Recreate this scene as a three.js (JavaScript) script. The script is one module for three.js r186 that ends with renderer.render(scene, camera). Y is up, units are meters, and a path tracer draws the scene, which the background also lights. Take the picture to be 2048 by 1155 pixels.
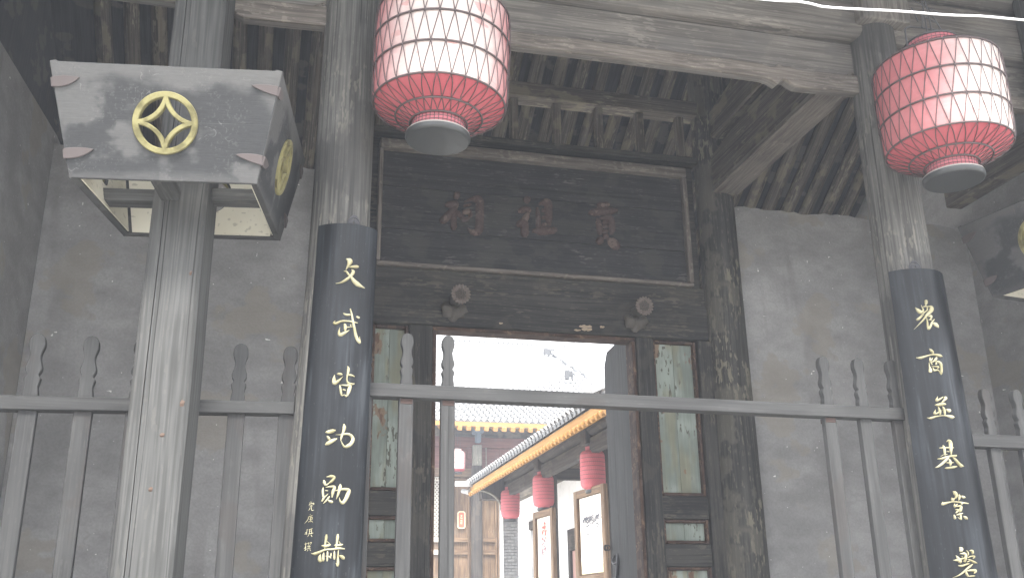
import * as THREE from 'three';
import { RoundedBoxGeometry } from 'three/addons/geometries/RoundedBoxGeometry.js';
import { mergeGeometries } from 'three/addons/utils/BufferGeometryUtils.js';

// ---------------------------------------------------------------- camera, sky, sun, exposure
const R = Math.PI / 180;
const scene = new THREE.Scene();
const camera = new THREE.PerspectiveCamera(32.74, 1024 / 577, 0.1, 600);
camera.position.set(0, 1.6, 5);
camera.rotation.set(18.736 * R, -14.152 * R, -0.769 * R, 'YXZ');
const renderer = new THREE.WebGLRenderer({ antialias: true });
renderer.setSize(1024, 577);
renderer.toneMapping = THREE.LinearToneMapping;
renderer.toneMappingExposure = 5;
renderer.shadowMap.enabled = true;
{
  const w = 128, h = 64, d = new Float32Array(w * h * 4);       // bright overcast: an even white cloud sheet, a little brighter overhead
  for (let j = 0; j < h; j++) for (let i = 0; i < w; i++) {
    const el = ((j + 0.5) / h - 0.5) * Math.PI, k = (j * w + i) * 4;
    const s = Math.max(0, Math.sin(el)), L = el > 0 ? 0.95 + 0.25 * s : 0.35;
    d[k] = L * 0.975; d[k + 1] = L * 0.99; d[k + 2] = L * 1.03; d[k + 3] = 1;
  }
  const sky = new THREE.DataTexture(d, w, h, THREE.RGBAFormat, THREE.FloatType);
  sky.mapping = THREE.EquirectangularReflectionMapping; sky.magFilter = THREE.LinearFilter; sky.needsUpdate = true;
  scene.background = sky; scene.environment = sky;
}
const sun = new THREE.DirectionalLight(new THREE.Color(1, 0.97, 0.93), 1.9);
sun.position.set(-3, 27, 15); sun.target.position.set(2, 2, -4);
sun.castShadow = true; sun.shadow.radius = 28; sun.shadow.mapSize.set(2048, 2048);
Object.assign(sun.shadow.camera, { left: -22, right: 22, top: 24, bottom: -24, near: 1, far: 80 });
scene.add(sun, sun.target);
scene.fog = new THREE.FogExp2(0xe6ebf4, 0.0058);

// ---------------------------------------------------------------- noise and textures
let seed = 7;
const rnd = () => { seed = (seed * 1664525 + 1013904223) >>> 0; return seed / 4294967296; };
const rr = (a, b) => a + (b - a) * rnd();
const mix = (a, b, t) => a + (b - a) * t;
const sst = (a, b, x) => { const t = Math.min(1, Math.max(0, (x - a) / (b - a))); return t * t * (3 - 2 * t); };
function hash(x, y, s) { let n = (x * 374761393 + y * 668265263 + s * 982451653) | 0; n = Math.imul(n ^ (n >>> 13), 1274126177); n ^= n >>> 16; return (n >>> 0) / 4294967296; }
function vn(x, y, px, py, s) {                                   // value noise that repeats after px, py cells
  const xi = Math.floor(x), yi = Math.floor(y), fx = x - xi, fy = y - yi, u = fx * fx * (3 - 2 * fx), v = fy * fy * (3 - 2 * fy);
  const x0 = ((xi % px) + px) % px, x1 = (x0 + 1) % px, y0 = ((yi % py) + py) % py, y1 = (y0 + 1) % py;
  return mix(mix(hash(x0, y0, s), hash(x1, y0, s), u), mix(hash(x0, y1, s), hash(x1, y1, s), u), v);
}
function fbm(u, v, fx, fy, s, o = 4) { let a = 0, w = 0.5, t = 0; for (let i = 0; i < o; i++) { a += w * vn(u * fx, v * fy, fx, fy, s + i * 17); t += w; w *= 0.55; fx *= 2; fy *= 2; } return a / t; }
function tex(w, h, fn) {                                         // fn(u, v) -> [r, g, b (sRGB 0..255), height 0..1]
  const c = new Uint8Array(w * h * 4), b = new Uint8Array(w * h * 4);
  for (let j = 0; j < h; j++) for (let i = 0; i < w; i++) {
    const p = fn((i + 0.5) / w, (j + 0.5) / h), k = (j * w + i) * 4, H = Math.max(0, Math.min(255, p[3] * 255));
    for (let q = 0; q < 3; q++) { c[k + q] = Math.max(0, Math.min(255, p[q])); b[k + q] = H; }
    c[k + 3] = b[k + 3] = 255;
  }
  const mk = (d, cs) => { const t = new THREE.DataTexture(d, w, h, THREE.RGBAFormat); t.wrapS = t.wrapT = THREE.RepeatWrapping; t.magFilter = THREE.LinearFilter; t.minFilter = THREE.LinearMipmapLinearFilter; t.generateMipmaps = true; t.anisotropy = 8; if (cs) t.colorSpace = THREE.SRGBColorSpace; t.needsUpdate = true; return t; };
  return [mk(c, true), mk(b, false)];
}
const MATS = {};
function mat(name, w, h, size, bump, rough, fn, extra = {}) {
  const [map, bumpMap] = tex(w, h, fn);
  const m = new THREE.MeshPhysicalMaterial({ map, bumpMap, bumpScale: bump, roughness: rough, specularIntensity: 0.4, ...extra });
  m.name = name; m.userData.size = size; MATS[name] = m; return m;
}
const plain = (name, col, rough = 0.8, metal = 0) => { const m = new THREE.MeshStandardMaterial({ color: new THREE.Color().setRGB(...col), roughness: rough, metalness: metal }); m.name = name; m.userData.size = [1, 1]; return m; };
const lerp3 = (a, b, t) => [mix(a[0], b[0], t), mix(a[1], b[1], t), mix(a[2], b[2], t)];
function wood(o) {                                               // grain runs along v
  return (u, v) => {
    const wu = u + 0.018 * (fbm(u, v, 4, 3, o.s, 2) - 0.5);
    const f1 = fbm(wu, v, 44, 3, o.s + 3, 3), f2 = vn(wu * 170, v * 9, 170, 9, o.s + 5), lo = fbm(u, v, 3, 5, o.s + 9, 4), st = fbm(wu, v, 12, 2, o.s + 21, 3);
    let t = 0.42 * f1 + 0.3 * f2 + 0.36 * lo + 0.14 * st - 0.11;
    let c = lerp3(o.dark, o.light, sst(0.18, 0.78, t)), H = 0.55 + 0.25 * (f1 - 0.5) + 0.2 * (f2 - 0.5);
    const cm = sst(0.54, 0.68, fbm(u, v, 5, 2, o.s + 31, 2)), cr = 1 - sst(0, 0.028, Math.abs(vn(wu * 15, v, 15, 1, o.s + 33) - 0.5));
    const k = cm * cr * (o.crack ?? 0.7); c = lerp3(c, [34, 33, 33], k); H -= 0.5 * k;
    if (o.fleck) {                                               // bare or chalky flecks where the coat has gone
      const m = sst(o.fl0 ?? 0.55, (o.fl0 ?? 0.55) + 0.1, fbm(u, v, 4, 6, o.s + 41, 3)), f = sst(0.57, 0.66, fbm(u, v, 64, 30, o.s + 43, 3));
      const q = m * f + 0.55 * sst(0.66, 0.72, fbm(u, v, 90, 50, o.s + 53, 2)) * sst(0.35, 0.7, f2); c = lerp3(c, o.fleck, Math.min(1, q) * (o.fk ?? 0.7)); H -= 0.25 * q;
    }
    if (o.patch) { const p = sst(o.p0 ?? 0.6, (o.p0 ?? 0.6) + 0.08, fbm(u, v, 5, 7, o.s + 61, 5)); c = lerp3(c, o.patch, p * (o.pk ?? 0.6)); H -= 0.12 * p; }
    return [...c, H];
  };
}
const M = {};
M.column = mat('weathered_column_wood', 512, 1024, [1, 2], 0.004, 0.85, wood({ s: 1, dark: [82, 81, 79], light: [150, 148, 143], fleck: [182, 176, 162], fk: 0.5, fl0: 0.5, patch: [98, 97, 96], p0: 0.56, pk: 0.5 }));
M.post = mat('weathered_post_wood', 512, 1024, [1, 2], 0.003, 0.85, wood({ s: 101, dark: [94, 94, 92], light: [130, 130, 128], fleck: [166, 161, 150], fk: 0.25, fl0: 0.62, crack: 0.9 }));
M.fence = mat('grey_fence_wood', 512, 1024, [1, 2], 0.0015, 0.75, wood({ s: 201, dark: [90, 90, 90], light: [120, 120, 119], fleck: [176, 172, 168], fk: 0.25, fl0: 0.62, crack: 0.35, patch: [104, 96, 92], p0: 0.62, pk: 0.35 }));
M.dark = mat('dark_flaking_frame_wood', 512, 1024, [1, 2], 0.004, 0.8, wood({ s: 301, dark: [38, 37, 37], light: [72, 70, 66], fleck: [130, 122, 102], fk: 0.4, fl0: 0.55, patch: [84, 80, 72], p0: 0.6, pk: 0.4 }));
M.backcol = mat('peeling_back_column_wood', 512, 1024, [1, 2], 0.006, 0.85, wood({ s: 331, dark: [44, 43, 42], light: [84, 82, 78], fleck: [160, 152, 130], fk: 0.6, fl0: 0.46, patch: [104, 100, 90], p0: 0.52, pk: 0.6 }));
M.board = mat('blackened_name_board', 512, 1024, [1, 2], 0.003, 0.7, wood({ s: 401, dark: [38, 38, 41], light: [64, 63, 63], fleck: [128, 124, 116], fk: 0.5, fl0: 0.62, patch: [72, 72, 66], p0: 0.57, pk: 0.5 }));
M.frame = mat('pale_moulding_wood', 512, 512, [1, 1], 0.002, 0.85, wood({ s: 421, dark: [86, 80, 75], light: [128, 121, 113], fleck: [160, 152, 140], fk: 0.4 }));
M.beam = mat('warm_grey_beam_wood', 512, 1024, [1, 2], 0.003, 0.85, wood({ s: 501, dark: [100, 96, 92], light: [146, 141, 134], fleck: [176, 170, 160], fk: 0.4, patch: [108, 106, 104], p0: 0.55, pk: 0.35, crack: 0.4 }));
M.rafter = mat('sooty_rafter_wood', 512, 1024, [1, 2], 0.003, 0.9, wood({ s: 601, dark: [62, 58, 54], light: [104, 97, 88], fleck: [150, 141, 122], fk: 0.5, patch: [122, 114, 96], p0: 0.6, pk: 0.6 }));
M.roofboard = mat('haze_tinted_roof_boards', 512, 512, [1, 1], 0.003, 0.95, wood({ s: 621, dark: [33, 34, 37], light: [52, 52, 54], crack: 0.9, patch: [76, 73, 68], p0: 0.62, pk: 0.6 }));  // dark boards lightened and blued: the haze veil is painted into their colour
M.red = mat('worn_reddish_trim', 512, 512, [0.6, 0.6], 0.002, 0.8, wood({ s: 641, dark: [66, 48, 42], light: [108, 86, 73], fleck: [168, 140, 112], fk: 0.6, patch: [128, 106, 88], p0: 0.55, pk: 0.5 }));
M.hopper = mat('grey_weathered_paint', 1024, 512, [1.12, 0.6], 0.002, 0.85, (u, v) => { // one panel: rims and corners bleached, the middle still dark
  const b = fbm(u, v, 22, 90, 705, 3), a = fbm(u, v, 4, 3, 701, 5), d = fbm(u, v, 7, 4, 707, 5), f = fbm(u, v, 90, 50, 709, 2);
  const top = sst(0.7, 0.84, v + 0.3 * (d - 0.5)), side = sst(0.36, 0.45, Math.abs(u - 0.5) + 0.2 * (d - 0.5)), mid = sst(0.52, 0.62, 0.6 * a + 0.4 * d) * 0.75, low = sst(0.1, 0.02, v + 0.1 * (d - 0.5)) * 0.5;
  let c = lerp3([86, 87, 88], [138, 137, 135], Math.min(1, Math.max(top * 0.85, side * 0.8, mid, low)) + 0.16 * (b - 0.5) + 0.1 * (f - 0.5));
  const cr = 1 - sst(0, 0.014, Math.abs(fbm(u, v, 9, 5, 711, 4) - 0.5)), cm = sst(0.52, 0.6, fbm(u, v, 5, 4, 713, 3)); c = lerp3(c, [182, 180, 177], 0.55 * cr * cm * sst(0.42, 0.56, fbm(u, v, 80, 40, 715, 2)));
  c = lerp3(c, [176, 174, 170], 0.18 * sst(0.66, 0.72, fbm(u, v, 130, 66, 717, 2)) * sst(0.5, 0.62, fbm(u, v, 8, 6, 719, 4)));
  const seam = 1 - sst(0.0, 0.004, Math.abs(v - 0.47 - 0.004 * Math.sin(u * 9))); c = lerp3(c, [168, 166, 163], 0.3 * seam * cm);
  return [...c, 0.5 + 0.3 * (b - 0.5) - 0.15 * cr * cm - 0.2 * seam];
});
M.cream = mat('cream_inner_paint', 256, 256, [1, 1], 0.001, 0.85, (u, v) => { const a = fbm(u, v, 5, 5, 751, 5), g = vn(u * 70, v * 60, 70, 60, 757); return [...lerp3([206, 200, 180], [232, 228, 212], a), 0.5 + 0.1 * g].map((x, i) => i < 3 && g > 0.86 ? x * 0.86 : x); });
M.gold = mat('old_gilt', 256, 256, [0.5, 0.5], 0.001, 0.5, (u, v) => { const a = fbm(u, v, 8, 8, 771, 5); return [...lerp3([186, 178, 138], [228, 221, 184], sst(0.25, 0.7, a)), a]; });
M.coin = mat('dull_yellow_paint', 256, 256, [0.5, 0.5], 0.0015, 0.65, (u, v) => { const a = fbm(u, v, 8, 8, 781, 5), b = fbm(u, v, 30, 30, 783, 2); return [...lerp3([128, 121, 82], [192, 184, 130], sst(0.28, 0.6, a) * 0.8 + 0.2 * b), b]; });
M.lacquer = mat('black_lacquer', 512, 1024, [0.5, 1], 0.0008, 0.36, (u, v) => {
  const f = fbm(u, v, 50, 3, 801, 3), lo = fbm(u, v, 4, 3, 805, 4), st = fbm(u, v, 14, 2, 809, 3), n = vn(u * 120, v * 40, 120, 40, 811);
  let c = lerp3([30, 33, 37], [64, 69, 75], sst(0.35, 0.7, 0.5 * lo + 0.3 * f + 0.25 * st)); c = lerp3(c, [106, 110, 114], 0.5 * sst(0.62, 0.75, st) * sst(0.45, 0.7, f)); if (n > 0.93) c = lerp3(c, [130, 130, 128], 0.4);
  return [...c, 0.5 + 0.3 * (f - 0.5)];
});
M.plaster = mat('grey_lime_plaster', 1024, 1024, [3, 3], 0.006, 0.95, (u, v) => {
  const a = fbm(u, v, 3, 4, 901, 5), b = fbm(u, v, 14, 26, 905, 4), g = vn(u * 300, v * 300, 300, 300, 907), cr = 1 - sst(0, 0.012, Math.abs(fbm(u, v, 5, 9, 911, 4) - 0.5)), str = fbm(u, v, 24, 2, 913, 3), pt = sst(0.62, 0.68, fbm(u, v, 6, 7, 917, 5));
  let c = lerp3([110, 109, 108], [137, 136, 135], sst(0.25, 0.75, 0.6 * a + 0.4 * b)); c = c.map((x) => x * (0.965 + 0.07 * g));
  c = lerp3(c, [92, 90, 88], 0.4 * sst(0.58, 0.75, str) * sst(0.45, 0.7, a)); c = lerp3(c, [124, 118, 108], 0.5 * pt); c = lerp3(c, [82, 80, 79], 0.1 * cr * sst(0.5, 0.6, b));
  if (vn(u * 110, v * 110, 110, 110, 919) > 0.984) c = [196, 194, 190];
  return [...c, 0.5 + 0.35 * (b - 0.5) + 0.1 * (g - 0.5) - 0.1 * cr];
});
M.panel = mat('peeling_pale_green_paint', 512, 1024, [0.7, 1.4], 0.003, 0.85, (u, v) => {
  const f = fbm(u, v, 60, 6, 1001, 3), lo = fbm(u, v, 4, 5, 1005, 4), sp = fbm(u, v, 34, 22, 1007, 3), pe = sst(0.66, 0.7, fbm(u, v, 5, 6, 1009, 5));
  let c = lerp3([134, 143, 134], [176, 186, 176], sst(0.25, 0.75, 0.72 * lo + 0.28 * f)); c = lerp3(c, [150, 141, 110], 0.45 * sst(0.5, 0.68, fbm(u, v, 7, 3, 1011, 3)));
  c = lerp3(c, [84, 80, 70], 0.75 * sst(0.63, 0.69, sp) * sst(0.4, 0.62, lo)); c = lerp3(c, [150, 118, 96], 0.75 * pe); c = lerp3(c, [92, 66, 54], 0.5 * pe * sst(0.5, 0.6, sp));
  return [...c, 0.6 + 0.2 * (f - 0.5) - 0.3 * pe];
});
M.white = mat('white_limewash', 512, 512, [3, 3], 0.002, 0.95, (u, v) => { const a = fbm(u, v, 4, 4, 1101, 5), b = fbm(u, v, 30, 30, 1103, 3); return [...lerp3([232, 232, 230], [249, 249, 248], sst(0.3, 0.6, 0.7 * a + 0.3 * b)), b]; });
M.tile = mat('pale_grey_roof_tile', 256, 256, [0.6, 0.6], 0.002, 0.9, (u, v) => { const a = fbm(u, v, 6, 6, 1151, 5), b = fbm(u, v, 40, 40, 1153, 2); return [...lerp3([172, 171, 170], [218, 218, 217], sst(0.25, 0.7, 0.6 * a + 0.4 * b)), b]; });
M.tiledark = mat('grey_eave_tile', 256, 256, [0.6, 0.6], 0.002, 0.9, (u, v) => { const a = fbm(u, v, 6, 6, 1161, 5), b = fbm(u, v, 40, 40, 1163, 2); return [...lerp3([84, 84, 85], [140, 140, 139], 0.6 * a + 0.4 * b), b]; });
M.brick = mat('grey_brick', 256, 256, [0.5, 0.5], 0.003, 0.95, (u, v) => { const a = fbm(u, v, 6, 8, 1171, 5), b = fbm(u, v, 50, 50, 1173, 2); return [...lerp3([92, 92, 92], [150, 150, 148], 0.6 * a + 0.4 * b), b]; });
M.brown = mat('brown_door_wood', 512, 1024, [1, 2], 0.002, 0.7, wood({ s: 1201, dark: [92, 72, 54], light: [150, 124, 98], fleck: [186, 170, 146], fk: 0.4, fl0: 0.6, patch: [124, 110, 94], p0: 0.6, pk: 0.4 }));
M.redbrown = mat('faded_red_boards', 256, 512, [1, 2], 0.002, 0.85, wood({ s: 1231, dark: [98, 62, 56], light: [134, 94, 84], crack: 0.4, patch: [110, 92, 84], p0: 0.6, pk: 0.5 }));
M.yellow = mat('fresh_yellow_timber', 256, 512, [1, 2], 0.001, 0.75, wood({ s: 1261, dark: [176, 128, 70], light: [206, 160, 100], crack: 0.3 }));
M.wingwood = mat('dark_wing_timber', 256, 512, [1, 2], 0.002, 0.85, wood({ s: 1291, dark: [46, 42, 39], light: [82, 77, 72], crack: 0.5, patch: [100, 92, 80], p0: 0.62, pk: 0.4 }));
M.paving = mat('pale_street_paving', 512, 512, [4, 4], 0.004, 0.95, (u, v) => { const a = fbm(u, v, 5, 5, 1301, 5), b = fbm(u, v, 60, 60, 1303, 3); return [...lerp3([150, 148, 143], [182, 180, 175], 0.6 * a + 0.4 * b), b]; });
M.yard = mat('pale_courtyard_slabs', 256, 256, [3, 3], 0.003, 0.95, (u, v) => { const a = fbm(u, v, 5, 5, 1321, 5), b = fbm(u, v, 60, 60, 1323, 2); return [...lerp3([182, 180, 175], [208, 206, 201], 0.6 * a + 0.4 * b), b]; });
const lanternTex = (s, brightU) => (u, v) => {                      // pink cloth, white side part fading, part painted highlight, darker underside painted as shade; u runs round the body, v up
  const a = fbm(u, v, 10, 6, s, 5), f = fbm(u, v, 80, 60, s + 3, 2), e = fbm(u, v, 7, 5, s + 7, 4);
  let c = lerp3([196, 88, 98], [218, 122, 128], a); const d = Math.min(Math.abs(u - brightU), 1 - Math.abs(u - brightU));
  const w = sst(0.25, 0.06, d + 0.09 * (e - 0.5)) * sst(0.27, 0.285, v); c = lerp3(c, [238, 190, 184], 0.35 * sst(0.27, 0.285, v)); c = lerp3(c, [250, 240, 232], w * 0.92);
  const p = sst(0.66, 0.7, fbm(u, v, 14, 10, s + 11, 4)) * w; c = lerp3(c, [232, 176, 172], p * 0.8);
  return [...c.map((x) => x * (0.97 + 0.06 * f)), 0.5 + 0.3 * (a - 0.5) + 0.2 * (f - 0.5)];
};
M.clothA = mat('faded_lit_pink_cloth', 512, 256, [1, 1], 0.004, 0.8, lanternTex(1401, 0.985));
M.clothB = mat('half_faded_lit_pink_cloth', 512, 256, [1, 1], 0.004, 0.8, lanternTex(1431, 0.075));
M.clothRed = mat('red_lantern_cloth', 256, 256, [1, 1], 0.004, 0.8, (u, v) => { const a = fbm(u, v, 10, 6, 1461, 4), z = Math.abs(Math.sin(u * Math.PI * 40 + Math.sin(v * 60) * 1.5)); return [...lerp3([200, 96, 104], [224, 134, 138], 0.5 * a + 0.5 * z), 0.4 + 0.3 * z]; });
M.wire = plain('dark_net_wire', [0.07, 0.05, 0.05], 0.6);
M.iron = plain('dark_iron', [0.05, 0.05, 0.055], 0.5, 0.4);
M.steel = plain('grey_lantern_wire', [0.07, 0.07, 0.072], 0.5, 0.2);
M.cap = plain('dark_grey_lantern_cap', [0.032, 0.034, 0.034], 0.4);
M.caprim = plain('pale_cap_rim', [0.34, 0.33, 0.3], 0.5);
M.neckcloth = plain('rose_neck_cloth', [0.4, 0.12, 0.14], 0.85);
M.leather = plain('rusty_strap', [0.075, 0.062, 0.06], 0.9);
M.cable = plain('white_cable', [0.8, 0.8, 0.8], 0.45);
M.chip = plain('white_plaster_chip', [0.78, 0.78, 0.76], 0.95);
M.carved = plain('dull_carved_wood', [0.075, 0.066, 0.056], 0.9)
M.beast = plain('dark_grey_ridge_ware', [0.055, 0.055, 0.055], 0.9); M.bare = plain('bare_brown_wood', [0.085, 0.055, 0.04], 0.9); M.wedge = plain('dark_red_brown_wedge', [0.045, 0.027, 0.022], 0.9); M.barepale = plain('bare_pale_wood', [0.34, 0.27, 0.19], 0.9);
M.rosette = plain('pale_rosette_wood', [0.14, 0.115, 0.1], 0.9);
M.relief = mat('flaked_red_brown_relief', 256, 256, [0.5, 0.5], 0.003, 0.85, (u, v) => { const a = fbm(u, v, 8, 8, 1501, 5), b = fbm(u, v, 30, 30, 1503, 2); let c = lerp3([70, 58, 56], [92, 78, 74], b); c = lerp3(c, [112, 98, 90], 0.8 * sst(0.6, 0.7, a)); return [...c, b]; });
M.blue = plain('blue_grey_bracket_paint', [0.13, 0.17, 0.21], 0.85);
M.stonewood = mat('greyed_hall_column', 256, 512, [1, 2], 0.003, 0.9, wood({ s: 1531, dark: [96, 96, 88], light: [140, 138, 128], fleck: [176, 170, 152], fk: 0.5 }));
M.signred = plain('orange_red_sign', [0.62, 0.12, 0.07], 0.6);
M.signpale = plain('pale_sign_lettering', [0.82, 0.66, 0.44], 0.6);
M.pale = plain('pale_carved_lattice', [0.5, 0.47, 0.41], 0.85);
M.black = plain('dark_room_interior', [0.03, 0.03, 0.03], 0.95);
M.rose = plain('dusty_rose_door', [0.34, 0.2, 0.17], 0.8);

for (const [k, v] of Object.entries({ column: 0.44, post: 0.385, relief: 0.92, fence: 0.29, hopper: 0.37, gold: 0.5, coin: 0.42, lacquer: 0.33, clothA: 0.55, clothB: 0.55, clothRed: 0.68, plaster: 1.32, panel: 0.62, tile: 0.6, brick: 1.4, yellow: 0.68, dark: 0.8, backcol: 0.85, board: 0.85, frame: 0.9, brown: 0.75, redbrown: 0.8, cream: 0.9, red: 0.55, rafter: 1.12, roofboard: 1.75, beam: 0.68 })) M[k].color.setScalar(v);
// ---------------------------------------------------------------- naming and geometry helpers
const used = {};
const numbered = (n) => { const k = used[n] = (used[n] ?? -1) + 1; return k ? n + '_' + String(k).padStart(3, '0') : n; };
function thing(name, label, category, pos = [0, 0, 0], group) {
  const o = new THREE.Group(); o.name = numbered(name); o.position.set(...pos); o.userData = { label, category }; if (group) o.userData.group = group; scene.add(o); return o;
}
const rootOf = (p) => { while (p.parent && p.parent !== scene) p = p.parent; return p; };
const list = (g) => (Array.isArray(g) ? mergeGeometries(g.map((x) => { const y = x.index ? x.toNonIndexed() : x; for (const k of Object.keys(y.attributes)) if (!['position', 'normal', 'uv'].includes(k)) y.deleteAttribute(k); return y; })) : g);
function part(name, g, m, parent, label) {                        // g is given in world coordinates; it is moved into the frame of its thing
  const geo = list(g); const p = rootOf(parent).position; geo.translate(-p.x, -p.y, -p.z);
  const o = new THREE.Mesh(geo, m); o.name = name; o.castShadow = o.receiveShadow = true; if (label) o.userData.label = label; parent.add(o); return o;
}
function single(name, g, m, label, category, group) { const o = new THREE.Mesh(list(g), m); o.name = numbered(name); o.castShadow = o.receiveShadow = true; o.userData = { label, category }; if (group) o.userData.group = group; scene.add(o); return o; }
function struct(name, g, m) { const o = new THREE.Mesh(list(g), m); o.name = name; o.castShadow = o.receiveShadow = true; o.userData.kind = 'structure'; scene.add(o); return o; }
function uvm(g, m, grain = 'y', off) {                            // uv in metres over the faces' main directions, grain along v
  const geo = g.index ? g.toNonIndexed() : g, P = geo.attributes.position, [sw, sh] = m.userData.size, uv = new Float32Array(P.count * 2);
  const ax = { x: 0, y: 1, z: 2 }[grain], o = off || [rnd(), rnd()], a = new THREE.Vector3(), b = new THREE.Vector3(), c = new THREE.Vector3();
  for (let i = 0; i < P.count; i += 3) {
    a.fromBufferAttribute(P, i); b.fromBufferAttribute(P, i + 1); c.fromBufferAttribute(P, i + 2);
    const n = b.clone().sub(a).cross(c.clone().sub(a)), N = [Math.abs(n.x), Math.abs(n.y), Math.abs(n.z)]; let d = N.indexOf(Math.max(...N));
    const rest = [0, 1, 2].filter((q) => q !== d), vA = rest.includes(ax) ? ax : rest[1], uA = rest.find((q) => q !== vA);
    [a, b, c].forEach((p, k) => { const q = [p.x, p.y, p.z]; uv[(i + k) * 2] = q[uA] / sw + o[0]; uv[(i + k) * 2 + 1] = q[vA] / sh + o[1]; });
  }
  geo.setAttribute('uv', new THREE.BufferAttribute(uv, 2)); return geo;
}
function bx(x0, x1, y0, y1, z0, z1, m, grain = 'y', r = 0.006) {
  const w = x1 - x0, h = y1 - y0, d = z1 - z0, rad = Math.min(r, w / 2.1, h / 2.1, d / 2.1);
  const g = r > 0 ? new RoundedBoxGeometry(w, h, d, 1, rad) : new THREE.BoxGeometry(w, h, d); g.translate((x0 + x1) / 2, (y0 + y1) / 2, (z0 + z1) / 2);
  return uvm(g, m, grain);
}
const V = (x, y, z) => new THREE.Vector3(x, y, z);
function bar(p, q, r0, r1, m, seg = 8) {                          // round bar from p to q
  const a = V(...p), b = V(...q), L = a.distanceTo(b), g = new THREE.CylinderGeometry(r1, r0, L, seg, 1), U = g.attributes.uv, [sw, sh] = m.userData.size, o = [rnd(), rnd()];
  for (let i = 0; i < U.count; i++) U.setXY(i, U.getX(i) * 6.28 * r0 / sw + o[0], U.getY(i) * L / sh + o[1]);
  g.applyQuaternion(new THREE.Quaternion().setFromUnitVectors(V(0, 1, 0), b.clone().sub(a).normalize())); g.translate((a.x + b.x) / 2, (a.y + b.y) / 2, (a.z + b.z) / 2); return g;
}
function beamTo(p, q, w, h, m, r = 0.005) {                       // square timber from p to q (w across, h tall)
  const a = V(...p), b = V(...q), L = a.distanceTo(b); let g = uvm(new RoundedBoxGeometry(w, h, L, 1, Math.min(r, w / 2.2, h / 2.2)), m, 'z');
  const mtx = new THREE.Matrix4().lookAt(b, a, V(0, 1, 0)); g.applyMatrix4(mtx); g.translate((a.x + b.x) / 2, (a.y + b.y) / 2, (a.z + b.z) / 2); return g;
}
const tube = (pts, r, seg = 24, rs = 6, closed = false) => new THREE.TubeGeometry(new THREE.CatmullRomCurve3(pts.map((p) => V(...p)), closed), seg, r, rs, closed);
function ext(shape, depth, bevel, m, grain = 'y', seg = 12) { return uvm(new THREE.ExtrudeGeometry(shape, { depth, bevelEnabled: bevel > 0, bevelThickness: bevel, bevelSize: bevel, bevelSegments: 1, curveSegments: seg }), m, grain); }
const poly = (pts) => { const s = new THREE.Shape(); pts.forEach(([x, y], i) => (i ? s.lineTo(x, y) : s.moveTo(x, y))); return s; };
function rough(g, amp, f, s) {                                    // a little unevenness, so that no edge is dead straight
  const P = g.attributes.position; for (let i = 0; i < P.count; i++) { const x = P.getX(i), y = P.getY(i), z = P.getZ(i); P.setXYZ(i, x + amp * (vn(y * f + 50, z * f + 50, 9999, 9999, s) - 0.5), y, z + amp * (vn(y * f + 50, x * f + 80, 9999, 9999, s + 5) - 0.5)); }
  g.computeVertexNormals(); return g;
}

// ---------------------------------------------------------------- ground
struct('street', uvm(new THREE.PlaneGeometry(500, 500).rotateX(-Math.PI / 2), M.paving, 'z'), M.paving);
struct('terrace', [bx(-3.2, 7.8, 0.004, 0.75, -5.4, 1.1, M.paving, 'x', 0.02), bx(0.6, 3.5, 0.004, 0.5, 1.1, 1.42, M.paving, 'x', 0.02), bx(0.6, 3.5, 0.004, 0.25, 1.42, 1.74, M.paving, 'x', 0.02)], M.paving);
struct('courtyard_floor', bx(-9, 16, 0.004, 0.6, -36, -5.41, M.yard, 'x', 0), M.yard);

// ---------------------------------------------------------------- gatehouse
const gate = thing('gatehouse', 'old grey timber gatehouse with round columns, plastered side walls and an open doorway', 'gatehouse', [2.05, 0.75, -1]);
function column(xa, r, y0, y1, z, m) {
  const nu = 40, nv = 44, pos = [], uv = [], idx = [], [sw, sh] = m.userData.size, s = Math.floor(rnd() * 1000), o = [rnd(), rnd()];
  for (let j = 0; j <= nv; j++) for (let i = 0; i <= nu; i++) {
    const y = mix(y0, y1, j / nv), a = i / nu * Math.PI * 2, R0 = r(y) * (1 + 0.016 * (vn(i / nu * 8, y * 1.4, 8, 9999, s) - 0.5) + 0.01 * (vn(i / nu * 24, y * 2, 24, 9999, s + 3) - 0.5));
    pos.push(xa(y) + R0 * Math.sin(a), y, z + R0 * Math.cos(a)); uv.push(i / nu * Math.max(1, Math.round(6.28 * r(3) / sw)) + o[0], y / sh + o[1]);
  }
  for (let j = 0; j < nv; j++) for (let i = 0; i < nu; i++) { const a = j * (nu + 1) + i, b = a + 1, c = a + nu + 1, d = c + 1; idx.push(a, b, d, a, d, c); }
  const g = new THREE.BufferGeometry(); g.setAttribute('position', new THREE.Float32BufferAttribute(pos, 3)); g.setAttribute('uv', new THREE.Float32BufferAttribute(uv, 2)); g.setIndex(idx); g.computeVertexNormals(); return g;
}
const pw = (pts) => (y) => { for (let i = 1; i < pts.length; i++) if (y <= pts[i][0] || i === pts.length - 1) return mix(pts[i - 1][1], pts[i][1], (y - pts[i - 1][0]) / (pts[i][0] - pts[i - 1][0])); };
const c1x = pw([[0.75, 0.27], [1.8, 0.282], [3.3, 0.303], [5, 0.318], [6, 0.325]]), c1r = pw([[0.75, 0.2], [1.8, 0.187], [2.23, 0.179], [3.3, 0.16], [5, 0.152], [6, 0.15]]);
const c2r = pw([[0.75, 0.2], [1.8, 0.182], [3.5, 0.166], [5, 0.16], [6, 0.155]]);
part('column', column(c1x, c1r, 0.9, 6.2, 0, M.column), M.column, gate, 'front column left of the doorway');
part('column', column(() => 3.785, c2r, 0.9, 5.34, 0, M.column), M.column, gate, 'front column right of the doorway');
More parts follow.
